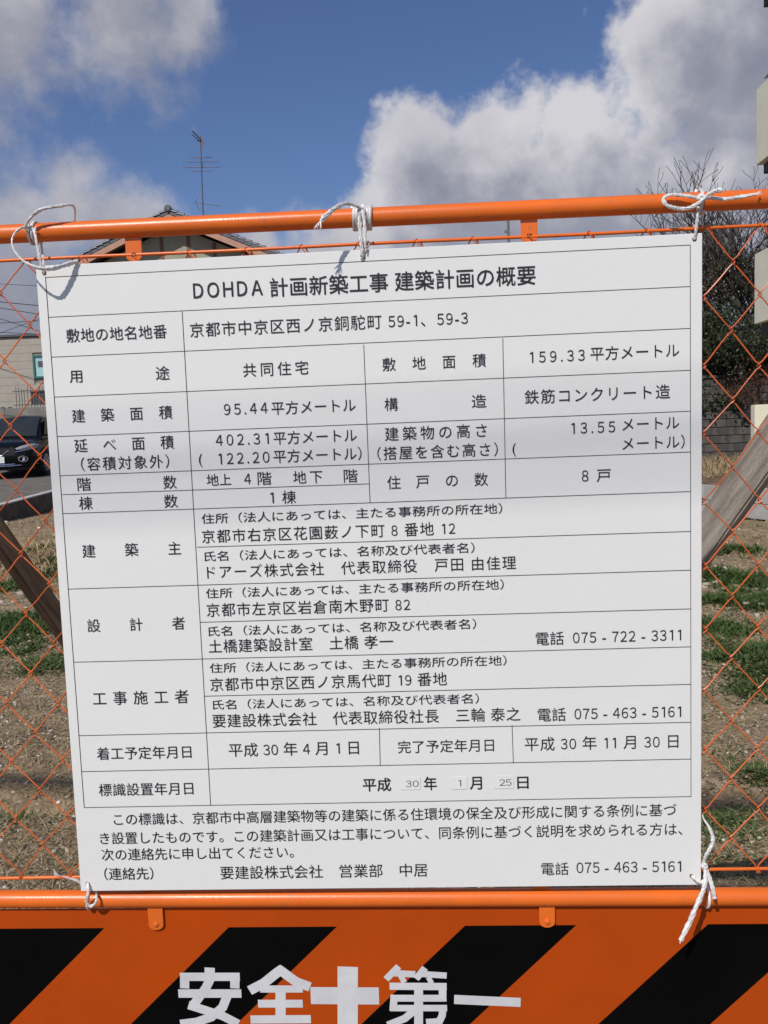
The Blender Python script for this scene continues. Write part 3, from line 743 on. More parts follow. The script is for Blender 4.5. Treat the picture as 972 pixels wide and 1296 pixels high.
G = 'white twine ties holding the notice board'
def knot(o, px, py, y, r):
    p = at(px, py, y); q = MB(); pts = []
    for i in range(31):
        a = 2*math.pi*i/30*2; R_ = r*.55*(1+.25*math.cos(1.5*a)); pts.append(p+Vector((R_*math.cos(a)*1.1, R_*math.sin(1.5*a)*.6, R_*math.sin(a))))
    q.tube(pts, r*.5, 8).build('knot', m_rope, o)
# z of tubes at a given x
def zt(px): x = at(px, 290, YF).x; return lerp(ZT+.0037, ZT-.0017, (x-X0)/(X1-X0))
def zm(px): x = at(px, 1136, YF).x; return lerp(ZL+.0052, ZL-.0048, (x-X0)/(X1-X0))
t1 = thing('twine_tie', 'long looped white twine tying the upper left corner of the notice board', 'twine', at(40, 290, YF))
wraps(t1, 42, zt(42), 2.1, .0020)
rope(t1, 'loop', [(37,292,.002),(32,286,-.002),(43,271,-.006),(57,263.5,-.008),(75,261,-.004),(88,259,.004),(94.5,264,.012),(94,284,.024),(93,300,.034)], [.0016,.0021,.0026,.0026,.0024,.0019,.0015,.0013,.0013])
rope(t1, 'loop', [(36,288,.002),(26,289,-.006),(16,300,-.016),(17,315,-.024),(28,329,-.030),(39,335.5,-.033),(50,339.5,-.031),(65,340,-.023),(82,335.5,-.013),(93,332,-.005),(98.5,330.5,-.001)], [.0020,.0022,.0015,.0015,.0017,.0021,.0026,.0034,.0036,.0034,.0030], flat=.5)
rope(t1, 'loop', [(98.5,330.5,-.036),(97,333,-.024),(91,336,-.008),(88,341,-.002)], [.0026,.0022,.0018,.0015], flat=.5) if False else None
rope(t1, 'strand', [(43,289,0),(45,300,-.003),(48.5,318,-.004),(52,335,-.004),(55.5,345,-.001),(56,346,.002)], [.0026,.0017,.0017,.0017,.0018,.0015])
rope(t1, 'strand', [(51.5,300,.03),(53,315,.03),(55,330,.016),(55,347,.006)], .0016)
t2 = thing('twine_tie', 'white twine with a frayed tail on the top rail, middle of the board', 'twine', at(458, 275, YF))
wraps(t2, 450.5, zt(451), 2.0, .0026, pitch=.0036); wraps(t2, 465.5, zt(466), 3.0, .0026, pitch=.0036)
rope(t2, 'tail', [(457,268,0),(455,263,-.006),(444,258.5,-.016),(434,258.5,-.026),(421,266,-.036),(411,274.5,-.040),(406,280,-.042)], [.0022,.0019,.0018,.0024,.0032,.0036,.0028], flat=.45)
frayed(t2, 405, 280.5, -.044, -.35, -.9, 12, .011)
rope(t2, 'strand', [(455,264,-.002),(455,278,-.0045),(456.5,300,-.006),(458,318,-.005),(458.5,327,-.0005),(458.5,328,.002)], [.003,.0030,.0028,.0026,.0030,.0026])
rope(t2, 'strand', [(459,266,-.003),(461.5,285,-.006),(462,303,-.007),(463,318,-.005)], [.0024,.0024,.0022,.0010])
rope(t2, 'strand', [(466,305,.0),(466.5,311,-.001),(462,317,-.002),(459,326,-.001)], .0013)
knot(t2, 457.5, 266, -.001, .0046)
t3 = thing('twine_tie', 'white twine tied in a bow on the top rail at the upper right corner', 'twine', at(886, 255, YF))
wraps(t3, 885, zt(885), 1.6, .0024)
rope(t3, 'bow_loop', [(888,251,-.001),(876,249,-.003),(864,247.3,-.003),(850,246.5,-.002),(842,249,-.002),(839.5,254,-.003),(845,260.5,-.004),(858,264,-.006),(872,263.5,-.008),(886,256,-.010),(897,246,-.012),(906,241.5,-.014),(914,241,-.016)], [.0026,.0026,.0026,.0025,.0024,.0024,.0025,.0026,.0026,.0026,.0027,.0028,.0032], flat=.6)
rope(t3, 'tail', [(886,252,-.003),(900,250.5,-.005),(916,252,-.004),(932,250,-.003),(947,247.5,-.003),(958,245.5,-.003)], [.0024,.0026,.0028,.0028,.0026,.0018], flat=.6)
frayed(t3, 958, 245.5, -.003, 1, .2, 8, .006)
rope(t3, 'strand', [(884,262,-.001),(882.5,275,-.003),(881,290,-.003),(879,302,-.0005),(878.8,303,.002)], [.0022,.0021,.0020,.0020,.0018])
knot(t3, 887, 251, -.005, .0052)
t4 = thing('twine_tie', 'short white twine looped under the middle rail at the lower left corner', 'twine', at(114, 1135, YF))
rope(t4, 'strand', [(111,1117.5,-.0005),(111,1121,-.004),(111.5,1131,-.007),(109,1140,-.004),(114,1147,-.002),(120.5,1143,-.004),(122.5,1136,-.001),(121,1128,.012)], [.0022,.0022,.0021,.0022,.0024,.0022,.0020,.0016])
wraps(t4, 114, zm(114), 1.2, .0019)
t5 = thing('twine_tie', 'white twine with two long loose tails hanging at the lower right corner', 'twine', at(890, 1120, YF))
rope(t5, 'tail', [(889,1031,.004),(891,1037,.002),(897.5,1047,-.004),(902,1059,-.007),(901.5,1069,-.008),(895,1080,-.008),(890.5,1091,-.006)], [.0008,.0012,.0022,.0034,.0034,.0034,.0028], flat=.4)
rope(t5, 'tail', [(890.5,1091,-.006),(893,1104,-.009),(892,1119,-.014),(887.5,1133,-.020),(879.5,1151,-.027),(871.5,1170,-.031),(861.5,1190,-.032)], [.0026,.0032,.0035,.0035,.0037,.0040,.0038], flat=.6)
rope(t5, 'tail', [(892,1096,-.004),(896.5,1107,-.008),(901,1121,-.013),(904.5,1137,-.016)], [.0028,.0032,.0034,.0032], flat=.6)
rope(t5, 'strand', [(875.5,1108.5,.001),(877,1110,-.003),(882,1114,-.005),(888,1117,-.005),(893,1112,-.003)], .0022)
frayed(t5, 862, 1189.5, -.032, -.4, -.9, 8, .005)
wraps(t5, 893, zm(893), 1.1, .002)
knot(t5, 891.5, 1096, -.007, .0042)
# scrap of clear plastic film caught on the lower rod
m_film = mat('clear_film', (.75, .72, .72), .25, var=.1); m_film.node_tree.nodes['Principled BSDF'].inputs['Alpha'].default_value = .6
q = MB(); P0 = [(67,1099,.012),(72,1106,.006),(82,1109,.012),(97,1112,.010),(106,1118,.009)]; P1 = [(69,1108,.012),(77,1109,.010),(84,1112,.006),(97,1116,.008),(106,1122,.009)]
a_ = [at(*p) for p in P0]; b_ = [at(*p) for p in P1]
for i in range(4): q.face(a_[i], a_[i+1], b_[i+1], b_[i])
tag(q.build('plastic_scrap', m_film), 'torn clear plastic scrap caught on the orange rod beside the board', 'plastic scrap')

# ------------------------------------------------------------------ timber props behind the fence
def mat_wood(name, c1, c2):
    m = mat(name, c1, .85, var=0, col2=c2, vscale=6, bump=.5, bscale=60, stretch=(14, 14, 1.1), detail=8, spec=.2); return m
m_wood = chips(mat_wood('weathered_timber', (.55, .50, .42), (.25, .21, .165)), 25, .72, (.14, .11, .08))
m_wood2 = mat_wood('brown_timber', (.34, .25, .17), (.13, .09, .06))
def prop_(p0, p1, hw, hh, label, m):
    d = (p1-p0); L_ = d.length; d.normalize(); s_ = d.cross(Vector((0, 0, 1))).normalized(); u_ = s_.cross(d)
    o = thing('timber_prop', label, 'timber', p0, 'timber props behind the fence')
    q = MB(); q.box((0, 0, L_/2), (hw, hh, L_/2)); k = q.build('timber', m, None, bevel=.004); k.parent = o
    k.matrix_local = Matrix((s_, u_, d)).transposed().to_4x4()
    # checks (splits) in the faces and a nail
    c = MB()
    for j, (z0, z1, off) in enumerate(((.55, .86, .012), (1.1, 1.32, -.016), (.2, .42, -.004))):
        for sx in (-1, 1):
            pts = [(sx*(hw+.0002), off+.003*math.sin(i*2.1+j), L_*.35+lerp(z0, z1, i/6)) for i in range(7)]
            w_ = [.0004+.0016*math.sin(math.pi*i/6) for i in range(7)]
            c.tube(pts, w_, 4, cap=False)
    k2 = c.build('split', m_dark, None); k2.parent = o; k2.matrix_local = k.matrix_local.copy()
    return o
g0 = at(560, 1070, 1.5); g0.z = -.05
prop_(g0, at(1062, 439, .30), .012, .036, 'pale weathered timber prop leaning behind the fence on the right', m_wood)
g1 = at(330, 1076, 1.5); g1.z = -.05
prop_(g1, at(-100, 538, .32), .013, .024, 'dark brown timber prop leaning behind the fence on the left', m_wood2)

# ------------------------------------------------------------------ overhead wires whose shade crosses the board
m_cable = mat('black_cable', (.03, .03, .03), .6, var=.2)
def cable(name, p0, p1, sag, r, label, cat='cable', group=None):
    pts = [Vector(p0).lerp(Vector(p1), i/40)-Vector((0, 0, sag*4*(i/40)*(1-i/40))) for i in range(41)]
    q = MB().tube(pts, r, 6).build(name, m_cable); tag(q, label, cat, group); return q
tt = 6.0
for z_, r_, lab in ((1.468, .0078, 'thicker black service cable strung over the street, shading the board'), (1.54, .005, 'thin black service cable strung over the street just above the thicker one')):
    c0 = Vector((-.45*tt, -tt, z_+1.12*tt)); cable('overhead_cable', c0+Vector((-9, 0, -.22)), c0+Vector((9, 0, .22)), 0.0, r_, lab)

gA, gB = ground_at(40, 991), ground_at(930, 1013); sv = Vector((-.45, -1, 1.12))  # unseen cable, added only to throw a dark band across the lot
cA, cB = gA+sv*8.3, gB+sv*8.3
cable('overhead_cable', cA+(cA-cB)*4, cB+(cB-cA)*4, 0, .048, 'thick unseen cable added high behind the camera to cast a shadow band on the lot')
# ------------------------------------------------------------------ left: parked car
m_cb = mat('black_car_paint', (.004, .004, .004), .22, spec=.22, coat=.12, var=.2, vscale=3)
m_glass = mat('car_glass', (.03, .036, .038), .08, spec=.4, var=.2, vscale=2)
m_chrome = mat('chrome', (.75, .75, .76), .12, 1, var=.05)
m_lamp = mat('lamp_glass', (.35, .36, .38), .08, spec=.9, var=.3, vscale=12)
m_tyre = mat('tyre_rubber', (.015, .015, .015), .8, var=.3, bump=.3)
m_plate = mat('plate_white', (.75, .76, .74), .4, var=.05)
m_trim = mat('black_trim', (.012, .012, .012), .6, var=.2)
def loft(st, n_sec):
    q = MB(); 
    for s_ in st: q.v += s_
    k = n_sec
    for i in range(len(st)-1):
        for j in range(k-1):
            a = i*k+j; q.f.append((a, a+1, a+1+k, a+k))
    q.f.append(tuple(range(k))); q.f.append(tuple((len(st)-1)*k+j for j in range(k))[::-1]); q.smooth = True
    return q
def make_car(loc, ang, label):
    car = thing('parked_car', label, 'car', loc); car.rotation_euler = (0, 0, ang)
    def bl(q, name, m, parent=None, bevel=0, angle=35):
        o = q.build(name, m, None, bevel=bevel, angle=angle); o.parent = parent or car; return o
    # x = length (front +), full width 1.82
    prof = [(-2.28,.80,.42,.86,.96),(-2.18,.86,.30,.90,1.02),(-1.6,.90,.24,.94,1.05),(-.6,.91,.22,.95,1.04),(.5,.91,.22,.95,1.03),(1.0,.90,.22,.93,1.02),(1.5,.90,.22,.90,.98),(1.95,.87,.23,.84,.92),(2.18,.80,.26,.76,.84),(2.32,.66,.34,.66,.74),(2.36,.5,.42,.6,.68)]
    st = []
    for x, w, zb, zs, zt_ in prof:
        half = [(0, zb), (w*.85, zb), (w*.98, zb+.08), (w, (zb+zs)/2), (w*.99, zs-.06), (w*.95, zs), (w*.75, zt_-.01), (w*.4, zt_+.015), (0, zt_+.02)]
        sec = [(x, y, z) for y, z in half] + [(x, -y, z) for y, z in half[-2:0:-1]]
        st.append(sec+[sec[0]])
    bl(loft(st, 17), 'body', m_cb)
    gp = [(-2.15,.70,1.00,1.12),(-1.95,.74,1.00,1.50),(-1.6,.73,1.0,1.60),(-.8,.72,1.0,1.65),(.0,.71,1.0,1.64),(.35,.69,1.0,1.57),(.75,.70,1.0,1.30),(1.12,.72,.98,1.04)]
    st = []
    for x, w, zb, zt_ in gp:
        tw = w*(1-.22*max(0, (zt_-1.05))/.6)
        half = [(0, zb), (w+.06, zb), (tw+.02, zt_-.07), (tw-.10, zt_-.005), (0, zt_+.02)]
        sec = [(x, y, z) for y, z in half]+[(x, -y, z) for y, z in half[-2:0:-1]]
        st.append(sec+[sec[0]])
    bl(loft(st, 9), 'cabin', m_cb)
    # windscreen and side glass, proud of the cabin
    ws = MB(); n = 6
    for i in range(n+1):
        for j in range(9):
            t_ = i/n; y = lerp(-.62, .62, j/8)*(1-.10*t_); x = lerp(1.10, .40, t_)+.02-(y*y)*.10; z = lerp(1.06, 1.575, t_)+.012-(y*y)*.03; ws.v.append((x, y, z))
    for i in range(n):
        for j in range(8): a = i*9+j; ws.f.append((a, a+1, a+10, a+9))
    ws.smooth = True; bl(ws, 'windscreen', m_glass)
    for sg in (-1, 1):
        for poly in ([(.85, 1.10), (.38, 1.50), (-.35, 1.56), (-.35, 1.08)], [(-.42, 1.08), (-.42, 1.56), (-1.25, 1.53), (-1.35, 1.09)], [(-1.42, 1.09), (-1.32, 1.52), (-1.75, 1.46), (-1.9, 1.12)]):
            g = MB(); g.face(*[(x, sg*(.775-.30*(z-1.0)*.62+.015), z) for x, z in (poly if sg > 0 else poly[::-1])]); bl(g, 'side_window', m_glass)
        mr = MB(); mr.box((.78, sg*.98, 1.10), (.07, .10, .07)); bl(mr, 'wing_mirror', m_cb, bevel=.03)
        # headlight: angular lamp wrapping the corner
        h = MB(); h.tube([(2.30, sg*.40, .70), (2.25, sg*.55, .725), (2.16, sg*.70, .755), (2.00, sg*.83, .785), (1.86, sg*.885, .81)], [.04, .085, .10, .085, .03], 10, flat=.8)
        hl = bl(h, 'headlight', m_lamp)
        q = MB(); q.tube([(2.36, sg*.42, .66), (2.34, sg*.58, .68), (2.26, sg*.76, .72), (2.09, sg*.90, .76)], .014, 6); bl(q, 'lamp_strip', m_chrome, hl)
        f = MB(); f.tube([(2.20, sg*.62, .47), (2.335, sg*.615, .47)], .05, 14); fo = bl(f, 'fog_lamp', m_lamp)
        f = MB(); pts = [(2.335-.05*math.cos(a), sg*(.615+.10*math.cos(a)), .47+.07*math.sin(a)) for a in [i*math.pi/8 for i in range(17)]]; f.tube(pts, .014, 6); bl(f, 'bezel', m_chrome, fo)
        for x in (1.38, -1.33):
            wl = MB(); wl.tube([(x, sg*.70, .34), (x, sg*.72, .34), (x, sg*.92, .34), (x, sg*.935, .34)], [.31, .345, .345, .32], 28); wo = bl(wl, 'wheel', m_tyre)
            rm = MB(); rm.tube([(x, sg*.925, .34), (x, sg*.938, .34)], [.235, .225], 24)
            ro = bl(rm, 'rim', m_trim, wo)
            sp_ = MB()
            for k in range(10):
                a = k*math.pi/5; sp_.box((x+math.cos(a)*.12, sg*.945, .34+math.sin(a)*.12), (.10, .008, .014), Matrix.Rotation(-a, 3, 'Y'))
            ring = [(x+.222*math.cos(a), sg*.94, .34+.222*math.sin(a)) for a in [i*math.pi/12 for i in range(25)]]; sp_.tube(ring, .010, 6)
            bl(sp_, 'spokes', m_chrome, wo)
            ar = MB(); pts = [(x+.39*math.cos(a), sg*.905, .34+.39*math.sin(a)) for a in [i*math.pi/14 for i in range(15)]]; ar.tube(pts, .028, 6); bl(ar, 'wheel_arch', m_trim)
    g = MB(); g.box((2.355, 0, .66), (.02, .44, .10)); bl(g, 'grille', m_trim, bevel=.01)
    g = MB()
    for sg in (-1, 1): g.tube([(2.385, sg*.10, .56), (2.38, sg*.22, .66), (2.33, sg*.36, .76)], .018, 8)
    g.tube([(2.388, -.11, .57), (2.392, .11, .57)], .018, 8); bl(g, 'grille_trim', m_chrome)
    g = MB(); g.tube([(2.392, 0, .68), (2.40, 0, .68)], .055, 16); bl(g, 'badge', m_chrome)
    g = MB(); g.box((2.40, 0, .46), (.008, .165, .082)); bl(g, 'number_plate', m_plate, bevel=.004)
    g = MB()
    for z in (.345, .30): g.tube([(2.27, -.55, z+.02), (2.34, -.3, z), (2.36, 0, z), (2.34, .3, z), (2.27, .55, z+.02)], .013, 6)
    bl(g, 'bumper_trim', m_chrome)
    g = MB(); g.bb(-2.1, 2.1, -.78, .78, .18, .30); bl(g, 'underbody', m_trim)
    for sg in (-1, 1):
        g = MB(); g.tube([(-1.7, sg*.60, 1.62), (-1.0, sg*.61, 1.685), (.0, sg*.60, 1.675)], .016, 6); bl(g, 'roof_rail', m_chrome)
        g = MB(); g.tube([(1.05, sg*.93, .30), (-1.0, sg*.93, .30)], .035, 6); bl(g, 'side_sill', m_trim)
    for y in (-.2, .35):
        g = MB(); g.tube([(1.12, y, 1.075), (.98, y-.5*.9, 1.15)], .009, 5); bl(g, 'wiper', m_trim)
    return car
g = ground_at(0, 607, .55)
cdir = Vector((.15, -1, 0)).normalized()
ang = math.atan2(cdir.y, cdir.x)
pos = Vector((g.x, g.y, zr(g.y+1)+.02)) - cdir*2.35
make_car(pos, ang, 'black parked sport utility car with chrome grille seen behind the left of the fence')

# ------------------------------------------------------------------ left: siding building
m_side = mat('beige_siding', (.40, .36, .295), .75, var=.10, vscale=4, bump=.25, bscale=30)
m_frame = mat('teal_window_frame', (.04, .16, .13), .5, var=.2)
m_wg = mat('pale_window_glass', (.42, .66, .66), .12, spec=.8, var=.2, vscale=1.5)
m_grey = mat('grey_parapet_metal', (.10, .10, .105), .5, var=.2)
def siding_house():
    y = 30.0; xr = at(128, 450, y).x; xl = -24.5; ztop = at(30, 424.5, y).z; z0 = .7
    t = thing('siding_building', 'flat roofed beige building with horizontal siding left of the board', 'building', (xl, y, z0))
    b = MB(); b.bb(xl, xr, y+.03, y+3, z0, ztop-.02); b.build('wall', m_side, t)
    w0, w1 = at(42.5, 465, y).x, at(42.5, 465, y).x+1.35; wz0, wz1 = at(45, 479, y).z, at(45, 449.5, y).z
    nb = 16; hb = (ztop-.06-z0)/nb; z = z0
    for k in range(nb):
        za, zb = z0+k*hb, z0+(k+1)*hb-.005
        segs = [(xl-.01, xr+.01)]
        if zb > wz0 and za < wz1: segs = [(xl-.01, w0), (w1, xr+.01)]
        for s0, s1 in segs:
            q = MB(); v = [(s0, y-.022, za), (s1, y-.022, za), (s1, y-.016, zb), (s0, y-.016, zb)]; q.face(*v)
            q.face((s0, y-.022, za), (s0, y+.03, za), (s1, y+.03, za), (s1, y-.022, za)); q.face((s0, y-.016, zb), (s1, y-.016, zb), (s1, y+.03, zb), (s0, y+.03, zb))
            q.build('siding_board', m_side, t)
    b = MB(); b.bb(xl-.1, xr+.08, y-.10, y+3.1, ztop-.05, ztop+.04); b.build('roof_coping', m_grey, t, bevel=.01)
    for sx in (xl-.02, xr-.04):
        b = MB(); b.bb(sx, sx+.08, y-.05, y-.012, z0, ztop-.06); b.build('corner_trim', m_side, t)
    fr = MB(); fw_ = .07
    for a in ((w0, w1, wz1-fw_, wz1), (w0, w1, wz0, wz0+fw_), (w0, w0+fw_, wz0+fw_, wz1-fw_), (w1-fw_, w1, wz0+fw_, wz1-fw_), ((w0+w1)/2-.03, (w0+w1)/2+.03, wz0+fw_, wz1-fw_)): fr.bb(a[0], a[1], y-.05, y+.02, a[2], a[3])
    wo = fr.build('window', m_frame, t)
    b = MB(); b.bb(w0+.02, w1-.02, y-.005, y+.005, wz0+.02, wz1-.02); b.build('pane', m_wg, wo)
    b = MB(); b.bb(w0+.18, w0+.42, y-.03, y-.006, (wz0+wz1)/2+.0, (wz0+wz1)/2+.20); b.build('dark_blob', m_grey, wo)  # small dark block in front of the pane
    for px in (4.5, 13.5):
        p = at(px, 517, y); b = MB(); b.box((p.x, y-.06, p.z), (.07, .05, .05)); b.build('vent_hood', m_grey, t, bevel=.015)
    b = MB(); b.tube([(xl+2, y-.06, z0), (xl+2, y-.06, ztop-.05)], .04, 10).build('drainpipe', m_grey, t)
siding_house()
# dark metal railing in front of it and a low grey wall
y = 28.6; a0 = at(20, 500, y); t = thing('metal_railing', 'dark iron railing with thin upright bars standing on the grey low wall', 'railing', (a0.x, y, 1.0))
zb_, zt_ = at(35, 513, y).z, at(35, 491, y).z
xs_ = [a0.x+.105*i for i in range(26)]
for i, x in enumerate(xs_):
    MB().tube([(x+random.uniform(-.01, .01), y, zb_-.1), (x+random.uniform(-.02, .02), y, zt_+random.uniform(-.1, .08))], .012, 5).build('bar', m_grey, t)
for z in (zb_+.02, zt_-.10): MB().bb(xs_[0]-.1, xs_[-1]+.1, y-.015, y+.015, z-.015, z+.015).build('rail', m_grey, t)
MB().bb(a0.x+.5, xs_[-1], y+.05, y+.07, zb_, zt_-.12).build('backing_sheet', m_grey, t)
t = thing('low_grey_wall', 'low grey concrete wall behind the parked black car', 'wall', (-17, 28.5, .6))
for k in range(8):
    MB().bb(-24+k*1.9, -24+k*1.9+1.89, 28.42, 28.59, .5, zb_-.08).build('wall_panel', m_conc2, t, bevel=.01)

# ------------------------------------------------------------------ house with tiled gable
m_tile = mat('grey_roof_tile', (.13, .135, .145), .45, var=.35, vscale=5, bump=.2, bscale=25, spec=.5)
m_plast = mat('beige_plaster', (.40, .37, .27), .9, var=.12, vscale=2, bump=.2, bscale=40)
m_brown = mat('brown_timber_trim', (.23, .115, .075), .7, var=.25, vscale=8)
m_barge = mat('pinkish_bargeboard', (.50, .27, .18), .6, var=.12, vscale=5)
def gable_house():
    y = 34.0; ap = at(213, 268, y); el = at(62, 337, y); er = at(352, 326, y); yb = y+9; z0 = .3
    half = ((ap.x-el.x)+(er.x-ap.x))/2; slope = .44; zt_ = ap.z
    t = thing('gabled_house', 'beige plaster house with grey tiled gable roof rising behind the fence', 'house', (ap.x, y, z0))
    wy = y+.75; hw = half-.55
    wall = MB(); wz = zt_-.35-hw*slope
    wall.prism([(ap.x-hw, z0), (ap.x+hw, z0), (ap.x+hw, wz), (ap.x, zt_-.38), (ap.x-hw, wz)], wy, yb-.5); wall.build('wall', m_plast, t)
    for px in (170, 204.5, 238.5, 271):
        x = at(px, 310, wy).x; zz = zt_-.42-abs(x-ap.x)*slope; MB().bb(x-.07, x+.07, wy-.03, wy+.01, z0, zz).build('timber_strip', m_brown, t)
    MB().bb(ap.x-hw, ap.x+hw, wy-.04, wy+.01, wz-.25, wz-.10).build('timber_strip', m_brown, t)
    for sg in (-1, 1):
        # roof slab
        e = (ap.x+sg*half, zt_-half*slope)
        n_ = Vector((sg*slope, 1)).normalized()*.10
        q = MB(); q.prism([(ap.x, zt_-.02), (e[0], e[1]-.02), (e[0]-n_.x, e[1]-n_.y-.02), (ap.x-n_.x*0, zt_-.14)], y+.03, yb); q.build('roof_slab', m_tile, t)
        q = MB(); q.prism([(ap.x, zt_-.10), (e[0], e[1]-.10), (e[0], e[1]-.34), (ap.x, zt_-.34)], y-.02, y+.05); q.build('bargeboard', m_barge, t)
        q = MB(); q.prism([(ap.x, zt_-.15), (e[0], e[1]-.15), (e[0], e[1]-.19), (ap.x, zt_-.19)], y+.052, wy); q.build('soffit', m_brown, t)
        # verge tiles: one row of overlapping tiles facing us, and field rows behind
        L_ = math.hypot(half, half*slope); nt = int(L_/.29); dv = Vector((sg*half, 0, -half*slope)).normalized(); nv = Vector((sg*slope, 0, 1)).normalized()
        rot = Matrix((dv, Vector((0, 1, 0)), nv)).transposed()
        tm = None
        for k in range(nt):
            p = Vector((ap.x, y+.03, zt_)) + dv*(.20+.29*k)+nv*.05
            q = MB(); q.smooth = False
            pts = [Vector((0, -.14, 0))]
            # half round tile: arch across y, slightly raised lower end
            vs = []
            for ii, (xx, lift, rr) in enumerate(((-.16, .0, .085), (.15, .045, .10))):
                for jj in range(7):
                    a = math.pi*jj/6; vs.append(rot @ Vector((xx, math.cos(a)*rr, math.sin(a)*rr*.9+lift)) + p)
            q.v = [tuple(v) for v in vs]; q.f = [(j, j+1, j+8, j+7) for j in range(6)]+[tuple(range(7)), tuple(range(13, 6, -1))]; q.build('roof_tile', m_tile, t)
            q = MB(); q.box(p+rot@Vector((.02, .13-.17, -.06)), (.15, .012, .055), rot @ Matrix.Rotation(-.1, 3, 'Y')); q.build('verge_face', m_tile, t)
        rowsm = MB()
        for k in range(nt):
            p = Vector((ap.x, (y+yb)/2+.1, zt_))+dv*(.20+.29*k)+nv*.03; rowsm.box(p, (.155, (yb-y)/2-.12, .018), rot @ Matrix.Rotation(-.10, 3, 'Y'))
        q = rowsm.build('tile_field', m_tile, t); q['kind'] = 'stuff'
    # ridge
    pts = [(ap.x, y-.06, zt_+.10), (ap.x, yb, zt_+.10)]
    MB().tube(pts, .13, 12).build('ridge_tiles', m_tile, t)
    MB().tube([(ap.x, y-.10, zt_+.12), (ap.x, y-.05, zt_+.12), (ap.x, y+.02, zt_+.12)], [.10, .15, .15], 14).build('ridge_end_tile', m_tile, t)
    for x in (-2.6, 1.6):
        for z in (1.2, 4.2):
            f = MB()
            for a in ((x, x+1.5, z+1.13, z+1.2), (x, x+1.5, z, z+.07), (x, x+.07, z+.07, z+1.13), (x+1.43, x+1.5, z+.07, z+1.13), (x+.72, x+.78, z+.07, z+1.13)): f.bb(ap.x+a[0], ap.x+a[1], wy-.06, wy+.01, a[2], a[3])
            wo = f.build('window', m_grey, t); MB().bb(ap.x+x+.05, ap.x+x+1.45, wy-.03, wy-.012, z+.05, z+1.15).build('pane', m_glass, wo)
    return ap, y, half, slope, zt_
gh = gable_house()
# aerial on its right slope
def aerial():
    y = 35.5; b0 = at(257, 268, y); tp = at(253.5, 172, y); x = tp.x
    m_al = mat('aerial_metal', (.22, .21, .22), .4, .7, var=.3)
    m_pk = mat('aerial_rods', (.16, .09, .11), .5, .4, var=.3)
    t = thing('tv_aerial', 'tall thin television aerial mast with several yagi arrays on the tiled roof', 'aerial', (b0.x, y, b0.z-.35))
    MB().tube([(b0.x+.02, y, b0.z-.45), (b0.x, y, b0.z), (tp.x, y, tp.z-.1), (tp.x, y, tp.z)], [.034, .030, .024, .022], 8).build('mast', m_al, t)
    def w(px, py, yy=0): return at(px, py, y+yy)
    q = MB()
    q.tube([w(243.5, 165.5, -.3), w(256, 179)], .030, 6); q.tube([w(243, 170, -.2), w(254, 180)], .018, 5); q.tube([w(250, 178), w(260.5, 179.5)], .022, 5)
    q.tube([w(256.5, 172), w(256.5, 188)], .022, 5); q.build('top_array', m_al, t)
    q = MB()
    for a, b_, yy, px, py in ((241, 268, .5, 0, 199.5), (236, 277, .2, 0, 205), (231, 280, -.1, 0, 211.5), (242, 269, -.45, 0, 216.5)):
        q.tube([w(a, py+.2, yy), w(b_, py-.2, yy)], .013, 5)
    q.build('middle_array', m_pk, t)
    q = MB(); q.tube([w(254, 199.5, .5), w(256.5, 211, -.1), w(254.5, 217, -.45)], .02, 6); q.build('boom', m_al, t)
    q = MB(); q.tube([w(246.5, 256.5), w(280, 260.5, .1)], .014, 5)
    for px in (262, 268, 273, 278): q.tube([w(px, 258.5+ (px-262)*.1, -.28), w(px, 259+(px-262)*.1, .3)], .008, 4)
    q.tube([w(250.5, 249.5), w(246.5, 256.5), w(252, 265.5)], .02, 5); q.tube([w(256.5, 252), w(256.5, 262)], .012, 5); q.build('lower_array', m_al, t)
aerial()
# distant utility pole between rail and rod
y = 42; p = at(642.7, 268, y)
t = thing('utility_pole', 'thin grey utility pole far behind, right of the board centre', 'utility pole', (p.x, y, .3))
m_pole = mat('pole_concrete', (.16, .16, .165), .8, var=.15)
MB().tube([(p.x+.05, y, .3), (p.x, y, p.z)], [.10, .06], 10).build('shaft', m_pole, t)
MB().bb(p.x-.18, p.x+.05, y-.05, y+.05, at(640, 293, y).z-.05, at(640, 293, y).z+.05).build('bracket', m_pole, t)

# power lines crossing the sky at left
lines = [((-40, 355), (60, 361), 60, .018), ((-40, 374), (66, 386), 34, .016), ((-40, 379), (66, 398), 34, .014), ((-40, 407), (75, 402), 33, .012), ((-40, 415), (75, 421), 33, .012), ((-40, 386), (75, 424), 28, .011), ((-40, 432), (60, 397), 33, .010)]
labs = ['faint distant power line highest of those left of the board', 'power line second from the top left of the board, dropping gently rightwards', 'power line third from the top left of the board, sloping down to the right', 'power line rising slightly to the right above the siding building', 'power line lying lowest, just above the siding building roof', 'power line dropping steeply to the right toward the siding building', 'power line climbing steeply to the right across the others']
for (a_, b_, y, r), lb in zip(lines, labs):
    p = at(*a_, y); q_ = at(*b_, y); d = q_-p; cable('power_line', p-d*2.5, q_+d*.9, .12, r, lb, 'power line', 'power lines left of the board')

